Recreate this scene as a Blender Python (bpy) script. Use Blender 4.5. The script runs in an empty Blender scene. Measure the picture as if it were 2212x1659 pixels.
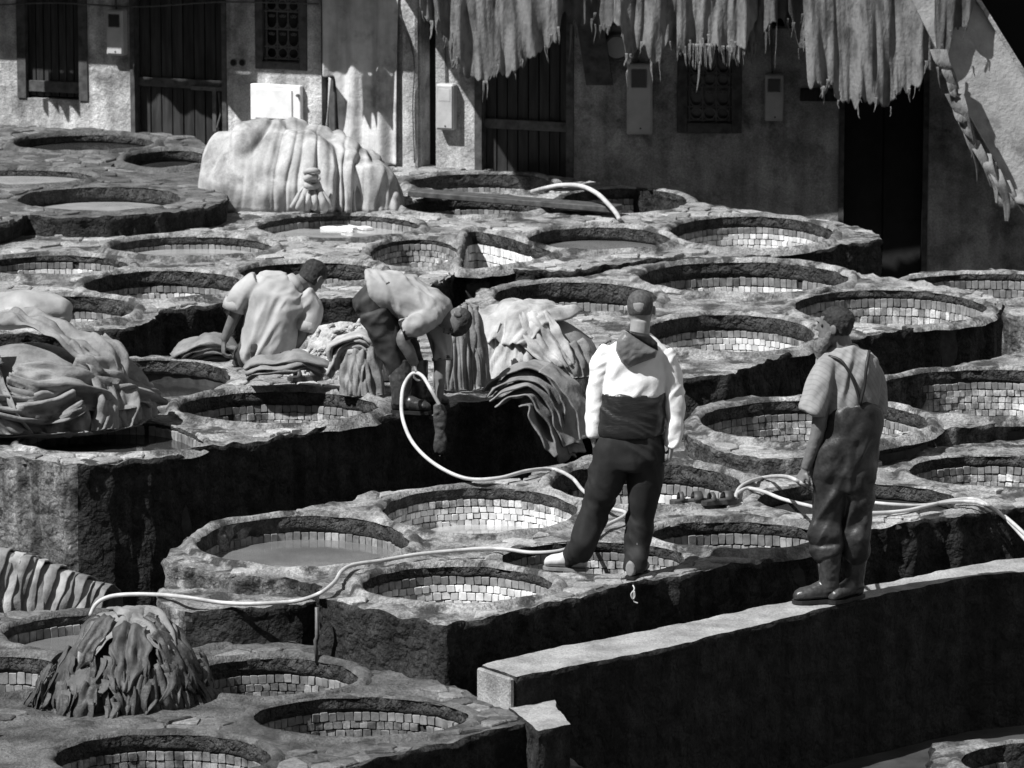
import bpy, bmesh, math, random
import numpy as np
from mathutils import Vector, Matrix
from mathutils.geometry import delaunay_2d_cdt

random.seed(7)
scene = bpy.context.scene
col = scene.collection

# ------------------------------------------------------------------ camera
CAM_H, PITCH, FPX, CX, CY = 6.65, math.radians(10.4), 10800.0, 1106.0, 829.5
cam_data = bpy.data.cameras.new('camera')
cam_data.sensor_width = 36.0
cam_data.lens = 36.0 * FPX / 2212.0
cam_data.clip_start = 0.5
cam_data.clip_end = 500.0
cam_data.dof.use_dof = True
cam_data.dof.focus_distance = 31.5
cam_data.dof.aperture_fstop = 7.0
cam = bpy.data.objects.new('camera', cam_data)
col.objects.link(cam)
cam.location = (0, 0, CAM_H)
cam.rotation_euler = (math.radians(90) - PITCH, 0, 0)
scene.camera = cam

# ------------------------------------------------------------------ light
SUN_EL, SUN_AZ = math.radians(52), math.radians(34)      # azimuth measured from -X towards the camera (-Y)
SUN = Vector((-math.cos(SUN_EL) * math.cos(SUN_AZ), -math.cos(SUN_EL) * math.sin(SUN_AZ), math.sin(SUN_EL)))
world = bpy.data.worlds.new('World')
scene.world = world
world.use_nodes = True
wn = world.node_tree
wn.nodes.clear()
sky = wn.nodes.new('ShaderNodeTexSky')
sky.sky_type = 'NISHITA'
sky.sun_disc = False
sky.sun_elevation = SUN_EL
sky.sun_rotation = math.atan2(SUN.x, SUN.y)
bw = wn.nodes.new('ShaderNodeRGBToBW')                    # the photograph is black and white: so is its sky
bg = wn.nodes.new('ShaderNodeBackground')
bg.inputs['Strength'].default_value = 0.05
wo = wn.nodes.new('ShaderNodeOutputWorld')
wn.links.new(sky.outputs[0], bw.inputs[0])
wn.links.new(bw.outputs[0], bg.inputs['Color'])
wn.links.new(bg.outputs[0], wo.inputs[0])
sun_data = bpy.data.lights.new('sun', 'SUN')
sun_data.energy = 5.0
sun_data.angle = math.radians(0.53)
sun_data.color = (1, 1, 1)
sun = bpy.data.objects.new('sun', sun_data)
col.objects.link(sun)
sun.rotation_euler = SUN.to_track_quat('Z', 'Y').to_euler()
sun.location = (-10, 10, 20)
scene.view_settings.view_transform = 'Standard'
scene.view_settings.look = 'None'
scene.view_settings.exposure = 0.66
scene.view_settings.gamma = 1.0
scene.cycles.max_bounces = 5
scene.cycles.diffuse_bounces = 2
scene.cycles.glossy_bounces = 2
scene.cycles.use_denoising = True

# ------------------------------------------------------------------ pixel -> place
# (pixels of the photograph at 2212 x 1659; the distance always comes from a level z, a plane, or a given depth)
FW = Vector((0, math.cos(PITCH), -math.sin(PITCH)))
UP = Vector((0, math.sin(PITCH), math.cos(PITCH)))
def ray(x, y):
    return FW + Vector((1, 0, 0)) * ((x - CX) / FPX) - UP * ((y - CY) / FPX)
def P(x, y, z):
    d = ray(x, y)
    return Vector((0, 0, CAM_H)) + d * ((z - CAM_H) / d.z)
def PY(x, y, Y):
    d = ray(x, y)
    return Vector((0, 0, CAM_H)) + d * (Y / d.y)
def PX(v):
    r = Vector(v) - Vector((0, 0, CAM_H))
    t = r.dot(FW)
    return CX + FPX * r.x / t, CY - FPX * r.dot(UP) / t

# ------------------------------------------------------------------ numpy noise
_rs = np.random.RandomState(3)
_perm = np.concatenate([_rs.permutation(256)] * 3).astype(np.int64)
_grad = _rs.normal(size=(256, 3)); _grad /= np.linalg.norm(_grad, axis=1)[:, None]
def pnoise(p):
    p = np.asarray(p, float)
    i = np.floor(p).astype(np.int64); f = p - i; i &= 255
    u = f * f * f * (f * (f * 6 - 15) + 10)
    out = 0
    for a in (0, 1):
        for b in (0, 1):
            for c in (0, 1):
                h = _perm[_perm[_perm[i[:, 0] + a] + i[:, 1] + b] + i[:, 2] + c]
                g = _grad[h]
                d = g[:, 0] * (f[:, 0] - a) + g[:, 1] * (f[:, 1] - b) + g[:, 2] * (f[:, 2] - c)
                w = (u[:, 0] if a else 1 - u[:, 0]) * (u[:, 1] if b else 1 - u[:, 1]) * (u[:, 2] if c else 1 - u[:, 2])
                out = out + w * d
    return out
def fbm(p, scale=1.0, octaves=3, off=0.0):
    p = np.asarray(p, float) * scale + off
    s = 0; a = 1.0
    for _ in range(octaves):
        s = s + a * pnoise(p); p = p * 2.03 + 7.1; a *= 0.5
    return s

# ------------------------------------------------------------------ scene helpers
def link(o, parent=None):
    col.objects.link(o)
    if parent is not None: o.parent = parent
    return o
def mesh(name, verts, faces, mats, smooth=True, midx=None):
    me = bpy.data.meshes.new(name)
    me.from_pydata([tuple(map(float, v)) for v in verts], [], [tuple(int(i) for i in f) for f in faces])
    for m in (mats if isinstance(mats, (list, tuple)) else [mats]): me.materials.append(m)
    if midx is not None: me.polygons.foreach_set('material_index', np.asarray(midx, np.int32))
    if smooth: me.polygons.foreach_set('use_smooth', np.ones(len(me.polygons), bool))
    me.update()
    return me
def obj(name, verts, faces, mats, parent=None, smooth=True, midx=None):
    return link(bpy.data.objects.new(name, mesh(name, verts, faces, mats, smooth, midx)), parent)
def tag(o, label=None, cat=None, group=None, kind=None):
    if label: o['label'] = label
    if cat: o['category'] = cat
    if group: o['group'] = group
    if kind: o['kind'] = kind
    return o
def empty(name, loc=(0, 0, 0), label=None, cat=None, group=None):
    o = bpy.data.objects.new(name, None)
    o.empty_display_size = 0.1
    col.objects.link(o); o.location = loc
    return tag(o, label, cat, group)
def fix(o):
    "children keep world coordinates although the parent Empty stands at the thing's base"
    for c in o.children: c.matrix_parent_inverse = Matrix.Translation(o.location).inverted()
def recalc(me):
    bm = bmesh.new(); bm.from_mesh(me)
    bmesh.ops.recalc_face_normals(bm, faces=bm.faces)
    bm.to_mesh(me); bm.free()

class MB:
    "collects boxes, prisms and tubes into one mesh"
    def __init__(s): s.v = []; s.f = []; s.m = []
    def add(s, v, f, m=0):
        n = len(s.v); s.v += [tuple(a) for a in v]; s.f += [tuple(i + n for i in q) for q in f]; s.m += [m] * len(f)
        return s
    def box(s, lo, hi, fr=None, b=0.0, m=0):
        (x0, y0, z0), (x1, y1, z1) = lo, hi
        if b <= 0:
            v = [(x0,y0,z0),(x1,y0,z0),(x1,y1,z0),(x0,y1,z0),(x0,y0,z1),(x1,y0,z1),(x1,y1,z1),(x0,y1,z1)]
            f = [(0,3,2,1),(4,5,6,7),(0,1,5,4),(1,2,6,5),(2,3,7,6),(3,0,4,7)]
        else:
            bm = bmesh.new()
            bmesh.ops.create_cube(bm, size=1)
            for q in bm.verts: q.co = ((q.co.x + .5) * (x1 - x0) + x0, (q.co.y + .5) * (y1 - y0) + y0, (q.co.z + .5) * (z1 - z0) + z0)
            bmesh.ops.bevel(bm, geom=bm.edges[:], offset=b, segments=1, affect='EDGES')
            bm.verts.index_update()
            v = [tuple(q.co) for q in bm.verts]; f = [tuple(q.index for q in p.verts) for p in bm.faces]
            bm.free()
        if fr: v = [fr(*a) for a in v]
        return s.add(v, f, m)
    def tube(s, pts, r, n=8, m=0, cap=True):
        v, f = tube_geo(pts, r, n, cap); return s.add(v, f, m)
    def build(s, name, mats, parent=None, smooth=False):
        return obj(name, s.v, s.f, mats, parent, smooth, s.m)

def frames(pts):
    pts = np.asarray(pts, float)
    t = np.gradient(pts, axis=0); t /= np.linalg.norm(t, axis=1)[:, None] + 1e-12
    a = np.array([0, 0, 1.0]) if abs(t[0][2]) < .9 else np.array([1.0, 0, 0])
    n = np.cross(t[0], a); n /= np.linalg.norm(n)
    N = [n]
    for i in range(1, len(pts)):
        n = N[-1] - t[i] * np.dot(N[-1], t[i]); n /= np.linalg.norm(n) + 1e-12; N.append(n)
    N = np.array(N); B = np.cross(t, N)
    return t, N, B
def tube_geo(pts, r, n=8, cap=True):
    pts = np.asarray([tuple(p) for p in pts], float)
    r = np.broadcast_to(np.asarray(r, float), (len(pts),))
    t, N, B = frames(pts)
    a = np.linspace(0, 2 * np.pi, n, endpoint=False)
    v = (pts[:, None] + r[:, None, None] * (np.cos(a)[None, :, None] * N[:, None] + np.sin(a)[None, :, None] * B[:, None])).reshape(-1, 3)
    f = [(i * n + j, i * n + (j + 1) % n, (i + 1) * n + (j + 1) % n, (i + 1) * n + j) for i in range(len(pts) - 1) for j in range(n)]
    if cap: f += [tuple(range(n - 1, -1, -1)), tuple((len(pts) - 1) * n + j for j in range(n))]
    return v.tolist(), f
def spline(pts, step=0.03, closed=False):
    "Catmull-Rom through pts, resampled"
    p = np.asarray([tuple(q) for q in pts], float); out = []
    n = len(p)
    for i in range(n if closed else n - 1):
        if closed: a, b, c, d = p[i - 1], p[i], p[(i + 1) % n], p[(i + 2) % n]
        else: a, b, c, d = p[max(i - 1, 0)], p[i], p[i + 1], p[min(i + 2, n - 1)]
        k = max(2, int(np.linalg.norm(c - b) / step))
        for t in np.arange(k) / k:
            out.append(.5 * (2 * b + (c - a) * t + (2 * a - 5 * b + 4 * c - d) * t * t + (3 * b - a - 3 * c + d) * t ** 3))
    if not closed: out.append(p[-1])
    return np.array(out)
def poly_resample(p, step):
    p = np.asarray([tuple(q) for q in p], float); out = []
    for i in range(len(p)):
        a, b = p[i], p[(i + 1) % len(p)]
        k = max(1, int(round(np.linalg.norm(b - a) / step)))
        out += [a + (b - a) * j / k for j in range(k)]
    return np.array(out)
def inside(pts, poly):
    x, y = pts[:, 0], pts[:, 1]; r = np.zeros(len(pts), bool)
    q = np.roll(poly, -1, 0)
    for (x0, y0), (x1, y1) in zip(poly[:, :2], q[:, :2]):
        c = (y0 > y) != (y1 > y)
        if c.any():
            xi = (x1 - x0) * (y - y0) / ((y1 - y0) if y1 != y0 else 1e-9) + x0
            r ^= c & (x < xi)
    return r
def edge_dist(pts, poly):
    q = np.roll(poly, -1, 0); d = np.full(len(pts), 1e9)
    for a, b in zip(poly[:, :2], q[:, :2]):
        e = b - a; L = e.dot(e) + 1e-12
        t = np.clip(((pts[:, :2] - a) @ e) / L, 0, 1)
        d = np.minimum(d, np.linalg.norm(pts[:, :2] - a - t[:, None] * e, axis=1))
    return d

# ------------------------------------------------------------------ materials (all neutral greys)
def mat(name, lo, hi, scale=6, detail=6, rough=.85, bump=.4, bscale=40, bdist=.01, spots=0, spotcol=.02, spotscale=3,
        rnd=0.0, spec=.3, stretch=(1, 1, 1), coat=0, ramp=(.35, .65), streak=0, objco=False, rough2=None, spotedge=.08, metallic=0, grain=0, gscale=70, chunk=0):
    m = bpy.data.materials.new(name); m.use_nodes = True
    nt = m.node_tree; N = nt.nodes; L = nt.links
    b = N['Principled BSDF']
    b.inputs['Roughness'].default_value = rough
    b.inputs['Specular IOR Level'].default_value = spec
    b.inputs['Coat Weight'].default_value = coat
    b.inputs['Coat Roughness'].default_value = .15
    b.inputs['Metallic'].default_value = metallic
    if objco: src = N.new('ShaderNodeTexCoord').outputs['Object']
    else: src = N.new('ShaderNodeNewGeometry').outputs['Position']
    mp = N.new('ShaderNodeMapping'); mp.inputs['Scale'].default_value = stretch
    L.new(src, mp.inputs[0]); co = mp.outputs[0]
    n1 = N.new('ShaderNodeTexNoise'); n1.inputs['Scale'].default_value = scale; n1.inputs['Detail'].default_value = detail
    n1.inputs['Roughness'].default_value = .62
    L.new(co, n1.inputs['Vector'])
    r1 = N.new('ShaderNodeValToRGB')
    r1.color_ramp.elements[0].position = ramp[0]; r1.color_ramp.elements[0].color = (lo, lo, lo, 1)
    r1.color_ramp.elements[1].position = ramp[1]; r1.color_ramp.elements[1].color = (hi, hi, hi, 1)
    L.new(n1.outputs['Fac'], r1.inputs[0]); c = r1.outputs[0]
    if spots:
        n2 = N.new('ShaderNodeTexNoise'); n2.inputs['Scale'].default_value = spotscale; n2.inputs['Detail'].default_value = 8
        n2.inputs['Roughness'].default_value = .7
        L.new(co, n2.inputs['Vector'])
        r2 = N.new('ShaderNodeValToRGB'); e = r2.color_ramp.elements
        e[0].position = 1 - spots - spotedge; e[0].color = (0, 0, 0, 1); e[1].position = 1 - spots + spotedge; e[1].color = (1, 1, 1, 1)
        L.new(n2.outputs['Fac'], r2.inputs[0])
        mx = N.new('ShaderNodeMix'); mx.data_type = 'RGBA'
        L.new(r2.outputs[0], mx.inputs['Factor']); L.new(c, mx.inputs['A']); mx.inputs['B'].default_value = (spotcol, spotcol, spotcol, 1)
        c = mx.outputs['Result']
        if rough2 is not None:
            mr = N.new('ShaderNodeMapRange'); mr.inputs['To Min'].default_value = rough; mr.inputs['To Max'].default_value = rough2
            L.new(r2.outputs[0], mr.inputs['Value']); L.new(mr.outputs[0], b.inputs['Roughness'])
    if streak:
        mp3 = N.new('ShaderNodeMapping'); mp3.inputs['Scale'].default_value = (1, 1, .06)
        L.new(src, mp3.inputs[0])
        n3 = N.new('ShaderNodeTexNoise'); n3.inputs['Scale'].default_value = 9; n3.inputs['Detail'].default_value = 5
        L.new(mp3.outputs[0], n3.inputs['Vector'])
        mr = N.new('ShaderNodeMapRange'); mr.inputs['From Min'].default_value = .35; mr.inputs['From Max'].default_value = .65
        mr.inputs['To Min'].default_value = 1 - streak; mr.inputs['To Max'].default_value = 1 + streak * .4
        L.new(n3.outputs['Fac'], mr.inputs['Value'])
        mm = N.new('ShaderNodeMix'); mm.data_type = 'RGBA'; mm.blend_type = 'MULTIPLY'; mm.inputs['Factor'].default_value = 1
        L.new(c, mm.inputs['A']); L.new(mr.outputs[0], mm.inputs['B']); c = mm.outputs['Result']
    if grain:
        n5 = N.new('ShaderNodeTexNoise'); n5.inputs['Scale'].default_value = gscale; n5.inputs['Detail'].default_value = 3
        n5.inputs['Roughness'].default_value = .7
        L.new(co, n5.inputs['Vector'])
        mr = N.new('ShaderNodeMapRange'); mr.inputs['From Min'].default_value = .3; mr.inputs['From Max'].default_value = .7
        mr.inputs['To Min'].default_value = 1 - grain; mr.inputs['To Max'].default_value = 1 + grain
        L.new(n5.outputs['Fac'], mr.inputs['Value'])
        mm = N.new('ShaderNodeMix'); mm.data_type = 'RGBA'; mm.blend_type = 'MULTIPLY'; mm.inputs['Factor'].default_value = 1
        L.new(c, mm.inputs['A']); L.new(mr.outputs[0], mm.inputs['B']); c = mm.outputs['Result']
    if rnd:
        oi = N.new('ShaderNodeObjectInfo')
        mr = N.new('ShaderNodeMapRange'); mr.inputs['To Min'].default_value = 1 - rnd; mr.inputs['To Max'].default_value = 1 + rnd * .35
        L.new(oi.outputs['Random'], mr.inputs['Value'])
        mm = N.new('ShaderNodeMix'); mm.data_type = 'RGBA'; mm.blend_type = 'MULTIPLY'; mm.inputs['Factor'].default_value = 1
        L.new(c, mm.inputs['A']); L.new(mr.outputs[0], mm.inputs['B']); c = mm.outputs['Result']
    L.new(c, b.inputs['Base Color'])
    if bump:
        n4 = N.new('ShaderNodeTexNoise'); n4.inputs['Scale'].default_value = bscale; n4.inputs['Detail'].default_value = 7
        n4.inputs['Roughness'].default_value = .65
        L.new(co, n4.inputs['Vector'])
        bp = N.new('ShaderNodeBump'); bp.inputs['Strength'].default_value = bump; bp.inputs['Distance'].default_value = bdist
        L.new(n4.outputs['Fac'], bp.inputs['Height']); nrm_ = bp.outputs[0]
        if chunk:
            vo = N.new('ShaderNodeTexVoronoi'); vo.inputs['Scale'].default_value = chunk; vo.inputs['Detail'].default_value = 2
            nv = N.new('ShaderNodeTexNoise'); nv.inputs['Scale'].default_value = chunk * .8; nv.inputs['Detail'].default_value = 4
            L.new(co, nv.inputs['Vector'])
            ad = N.new('ShaderNodeMix'); ad.data_type = 'VECTOR'; ad.inputs['Factor'].default_value = .12
            L.new(co, ad.inputs[4]); L.new(nv.outputs['Color'], ad.inputs[5]); L.new(ad.outputs[1], vo.inputs['Vector'])
            b2 = N.new('ShaderNodeBump'); b2.inputs['Strength'].default_value = .9; b2.inputs['Distance'].default_value = .05; b2.invert = True
            L.new(vo.outputs['Distance'], b2.inputs['Height']); L.new(nrm_, b2.inputs['Normal']); nrm_ = b2.outputs[0]
        L.new(nrm_, b.inputs['Normal'])
    return m

M = {}
M['ground'] = mat('wet_ground', .02, .05, 3, rough=.7)
M['top'] = mat('terrace_mortar', .09, .36, 4, rough=.8, bump=1, bscale=40, bdist=.03, spots=.465, spotcol=.04, spotscale=3.2, spec=.4, grain=.5, gscale=55, spotedge=.04, rough2=.45)
M['top_dark'] = mat('dark_terrace_mortar', .035, .15, 4, rough=.7, bump=1, bscale=40, bdist=.03, spots=.42, spotcol=.035, spotscale=5, spec=.4, grain=.45, gscale=55, spotedge=.05)  # darker copy of the mortar for the front-left and upper-left terraces
M['side'] = mat('shaded_side_stone', .012, .05, 9, rough=.85, bump=1, bscale=45, bdist=.04, streak=.45, spots=.40, spotcol=.012, spotscale=4, grain=.6, gscale=60, chunk=11, spotedge=.04)  # wet dark stone, darkened further so unlit sides read as deep shade
M['lit_side'] = mat('sunlit_side_stone', .07, .26, 7, rough=.9, bump=1, bscale=45, bdist=.03, streak=.65, spots=.42, spotcol=.04, spotscale=5, grain=.5, gscale=60, chunk=7, spotedge=.04)  # lighter copy of the side stone, sunlight painted on the lit faces
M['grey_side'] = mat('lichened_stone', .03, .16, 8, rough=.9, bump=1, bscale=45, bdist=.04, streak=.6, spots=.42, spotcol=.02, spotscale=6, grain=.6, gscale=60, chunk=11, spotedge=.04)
M['flag'] = mat('flagstone', .18, .46, 9, rough=.75, bump=.9, bscale=45, bdist=.014, rnd=.5, spec=.4, spots=.40, spotcol=.07, spotscale=9, grain=.4, gscale=70)
M['flag_dark'] = mat('dark_flagstone', .06, .21, 9, rough=.65, bump=.9, bscale=45, bdist=.014, rnd=.6, spec=.4, spots=.36, spotcol=.05, spotscale=9, grain=.4, gscale=70)  # darker copy of the flagstone for the same two terraces
M['lip'] = mat('vat_lip_stained', .028, .095, 10, rough=.8, bump=1, bscale=45, bdist=.03, streak=.3, grain=.5, gscale=60, spots=.38, spotcol=.03, spotscale=8, chunk=14)
M['lining'] = mat('vat_lining_grout', .02, .05, 14, rough=.8)
M['tile'] = mat('white_tile', .55, .90, 13, rough=.35, bump=.3, bscale=60, bdist=.004, rnd=.4, spots=.3, spotcol=.25, spotscale=10, spec=.5)
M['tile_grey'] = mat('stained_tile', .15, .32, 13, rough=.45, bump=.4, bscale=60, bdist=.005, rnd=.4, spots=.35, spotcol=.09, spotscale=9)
M['tile_dirty'] = mat('grimy_white_tile', .22, .68, 9, rough=.45, bump=.4, bscale=60, bdist=.005, rnd=.5, spots=.42, spotcol=.10, spotscale=7, grain=.3)
M['tile_dim'] = mat('darker_tile', .10, .38, 9, rough=.5, bump=.4, bscale=60, bdist=.005, rnd=.45, spots=.42, spotcol=.06, spotscale=7, grain=.3)  # darker tile for the front-left vats
def liquid(name, v, r=.06):
    m = mat(name, v * .8, v * 1.15, 2.5, detail=3, rough=r, bump=.06, bscale=7, bdist=.02, spec=.5)
    return m
M['lime'] = liquid('milky_lime_liquor', .32)
M['murk'] = liquid('murky_liquor', .13)
M['dark_liquor'] = liquid('dark_liquor', .03, .03)
# ================================================================== ground, terraces, vats
GZ = -1.15
obj('ground', [(-60, -10, GZ), (60, -10, GZ), (60, 120, GZ), (-60, 120, GZ)], [(0, 1, 2, 3)], M['ground'], smooth=False)
tag(bpy.data.objects['ground'], kind='structure')

def ellipse_from_px(b, z):
    x0, x1, y0, y1 = b
    ym = (y0 + y1) / 2; xm = (x0 + x1) / 2
    T, Bo = P(xm, y0, z), P(xm, y1, z)
    cy = (T.y + Bo.y) / 2
    l, r = PY(x0, ym, cy), PY(x1, ym, cy)
    return Vector(((l.x + r.x) / 2, cy, z)), (r.x - l.x) / 2, (T.y - Bo.y) / 2

TILE_MESH = {}
def tile_meshes(kind):
    if kind in TILE_MESH: return TILE_MESH[kind]
    out = []
    rr = random.Random(5)
    for k in range(6):                 # unit tile: x -.5..+.5, z -.5..+.5, front towards -y
        o = []
        c = .05 + .05 * rr.random()
        for sx, sz in ((-1, -1), (1, -1), (1, 1), (-1, 1)):
            jx, jz = rr.uniform(-.05, .05), rr.uniform(-.05, .05)
            q = [(sx * .5 + jx, sz * (.5 - c) + jz), (sx * (.5 - c) + jx, sz * .5 + jz)]
            if sx * sz > 0: q = q[::-1]
            o += q
        # order: make counterclockwise
        o.sort(key=lambda p: math.atan2(p[1], p[0]))
        v = [(x, 0, z) for x, z in o] + [(x, -.65, z) for x, z in o] + [(x * .93, -1, z * .93) for x, z in o]
        f = []
        for j in range(8):
            a = (j + 1) % 8
            f += [(j, a, 8 + a, 8 + j), (8 + j, 8 + a, 16 + a, 16 + j)]
        f += [tuple(range(16, 24))]
        out.append(mesh('tile', v, f, M[kind], smooth=False))
    TILE_MESH[kind] = out
    return out

def sweep_ring(ring, nrm, prof, amp, seed, lowamp=None):
    "prof: list of (radial offset, z); ring: Nx2 inner outline; returns verts, faces"
    n = len(ring); v = []
    for k, (ro, z) in enumerate(prof):
        p = np.column_stack([ring + nrm * ro, np.full(n, z)])
        d = fbm(p, 9, 3, seed) * amp
        e = fbm(p, 4, 2, seed + 9) * amp
        p[:, :2] += nrm * d[:, None]; p[:, 2] += e * (1 if k < len(prof) - 2 else .3)
        v += p.tolist()
    f = [(k * n + j, k * n + (j + 1) % n, (k + 1) * n + (j + 1) % n, (k + 1) * n + j) for k in range(len(prof) - 1) for j in range(n)]
    return v, f

VATS = []
def vat(label, z, box=None, poly=None, band=.07, tiles='tile', rows=6, first='tile_grey', level=None, liq='lime', rimh=.012, rimw=.085, th=.068, tw=.051, group='vats sunk in the stone terraces', firsth=None, seed=None, lipmat='lip', topmat='top'):
    seed = len(VATS) * 3.7 + 1.3
    rg = random.Random(int(seed * 10))
    if rimh == .012: rimh = rg.choice((.010, .014, .028, .036, .042))
    if box:
        c, rx, ry = ellipse_from_px(box, z)
        n = 96
        a = np.linspace(0, 2 * np.pi, n, endpoint=False)
        w = 1 + .045 * fbm(np.column_stack([np.cos(a) * 1.5, np.sin(a) * 1.5, np.full(n, seed)]), 1, 2)
        ring = np.column_stack([c.x + rx * np.cos(a) * w, c.y + ry * np.sin(a) * w])
    else:
        pp = np.array([tuple(P(x, y, z)) for x, y in poly])[:, :2]
        ring = spline(np.column_stack([pp, np.zeros(len(pp))]), .05, closed=True)[:, :2]
        ar = np.sum(ring[:, 0] * np.roll(ring[:, 1], -1) - ring[:, 1] * np.roll(ring[:, 0], -1))
        if ar < 0: ring = ring[::-1].copy()
        m = ring.mean(0); c = Vector((m[0], m[1], z)); rx = np.ptp(ring[:, 0]) / 2; ry = np.ptp(ring[:, 1]) / 2
        n = len(ring)
    tg = np.roll(ring, -1, 0) - np.roll(ring, 1, 0); tg /= np.linalg.norm(tg, axis=1)[:, None]
    nrm = np.column_stack([tg[:, 1], -tg[:, 0]])              # outward
    root = empty('dye_vat', (c.x, c.y, z - .9), label, 'vat', group)
    prof = [(rimw + .03, z - .03), (rimw, z + .002), (rimw * .72, z + rimh * .8), (rimw * .4, z + rimh), (rimw * .15, z + rimh * .75), (0, z + .0)]
    v, f = sweep_ring(ring, nrm, prof, .024, seed)
    rim = obj('rim', v, f, M[topmat], root)
    prof = [(0.002, z + .001), (.004, z - band * .5), (.0, z - band), (.016, z - band - .004)]
    v, f = sweep_ring(ring, nrm, prof, .016, seed + 1)
    obj('lip', v, f, M[lipmat], root)
    prof = [(.016, z - band + .004), (.016, z - .4), (.016, z - .9)]
    v, f = sweep_ring(ring, nrm, prof, .0, seed)
    f.append(tuple(range(2 * n, 3 * n)))
    obj('lining', v, f, M['lining'], root, smooth=False)
    if level is not None:
        k = 6; vv = []; ff = []
        for q in range(k):
            s = 1 - q / k
            vv += np.column_stack([c.x + (ring[:, 0] + nrm[:, 0] * .012 - c.x) * s, c.y + (ring[:, 1] + nrm[:, 1] * .012 - c.y) * s, np.full(n, z - level)]).tolist()
        vv.append((c.x, c.y, z - level))
        for q in range(k - 1):
            ff += [(q * n + j, q * n + (j + 1) % n, (q + 1) * n + (j + 1) % n, (q + 1) * n + j) for j in range(n)]
        ff += [((k - 1) * n + j, (k - 1) * n + (j + 1) % n, k * n) for j in range(n)]
        obj('liquor', vv, ff, M[liq], root)
    if tiles:
        need = 2 * ry * (CAM_H - z) / c.y + .035
        if level is not None: need = min(need, level + .03)
        cum = np.concatenate([[0], np.cumsum(np.linalg.norm(np.roll(ring, -1, 0) - ring, axis=1))])
        per = cum[-1]; rc = np.vstack([ring, ring[:1]]); nc = np.vstack([nrm, nrm[:1]])
        zz = band + .002
        for row in range(rows + 1):
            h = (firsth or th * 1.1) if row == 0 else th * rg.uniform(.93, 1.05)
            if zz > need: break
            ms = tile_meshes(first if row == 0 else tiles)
            s = rg.uniform(0, .05)
            while s < per - .02:
                w = tw * rg.uniform(.88, 1.1)
                sm = s + w / 2
                px_, py_ = np.interp(sm, cum, rc[:, 0]), np.interp(sm, cum, rc[:, 1])
                nx, ny = np.interp(sm, cum, nc[:, 0]), np.interp(sm, cum, nc[:, 1])
                s += w
                th_ = math.atan2((py_ - c.y) / ry, (px_ - c.x) / rx)
                if not (-.15 < th_ < math.pi or th_ < -math.pi + .15): continue
                if rg.random() < .004: continue
                X, Y = px_ + nx * .016, py_ + ny * .016
                sx, sy = PX((X, Y, z))
                if sx < -70 or sx > 2290 or sy < -40 or sy > 1760: continue
                o = bpy.data.objects.new('tile', ms[rg.randrange(6)]); col.objects.link(o); o.parent = root
                hh = h * rg.uniform(.9, .97)
                mw = Matrix.Translation((X, Y, z - zz - h / 2 + rg.uniform(-.003, .003))) @ Matrix.Rotation(math.atan2(nx, -ny) + math.pi + math.pi, 4, 'Z')
                # local -y must face the vat's centre: local +y = outward normal
                ang = math.atan2(ny, nx) - math.pi / 2
                mw = Matrix.Translation((X, Y, z - zz - h / 2 + rg.uniform(-.003, .003))) @ Matrix.Rotation(ang, 4, 'Z') @ Matrix.Rotation(rg.uniform(-.03, .03), 4, 'Y') @ Matrix.Rotation(rg.uniform(-.05, .05), 4, 'X') @ Matrix.Diagonal((w * .94, 0.020 + rg.uniform(-.004, .004), hh, 1))
                o.matrix_parent_inverse = Matrix.Translation(root.location).inverted()
                o.matrix_basis = mw
            zz += h
    fix(root)
    V = dict(rimh=rimh, rim=rim, ring=ring, nrm=nrm, rimw=rimw, root=root, c=c)
    VATS.append(V)
    return V

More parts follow.
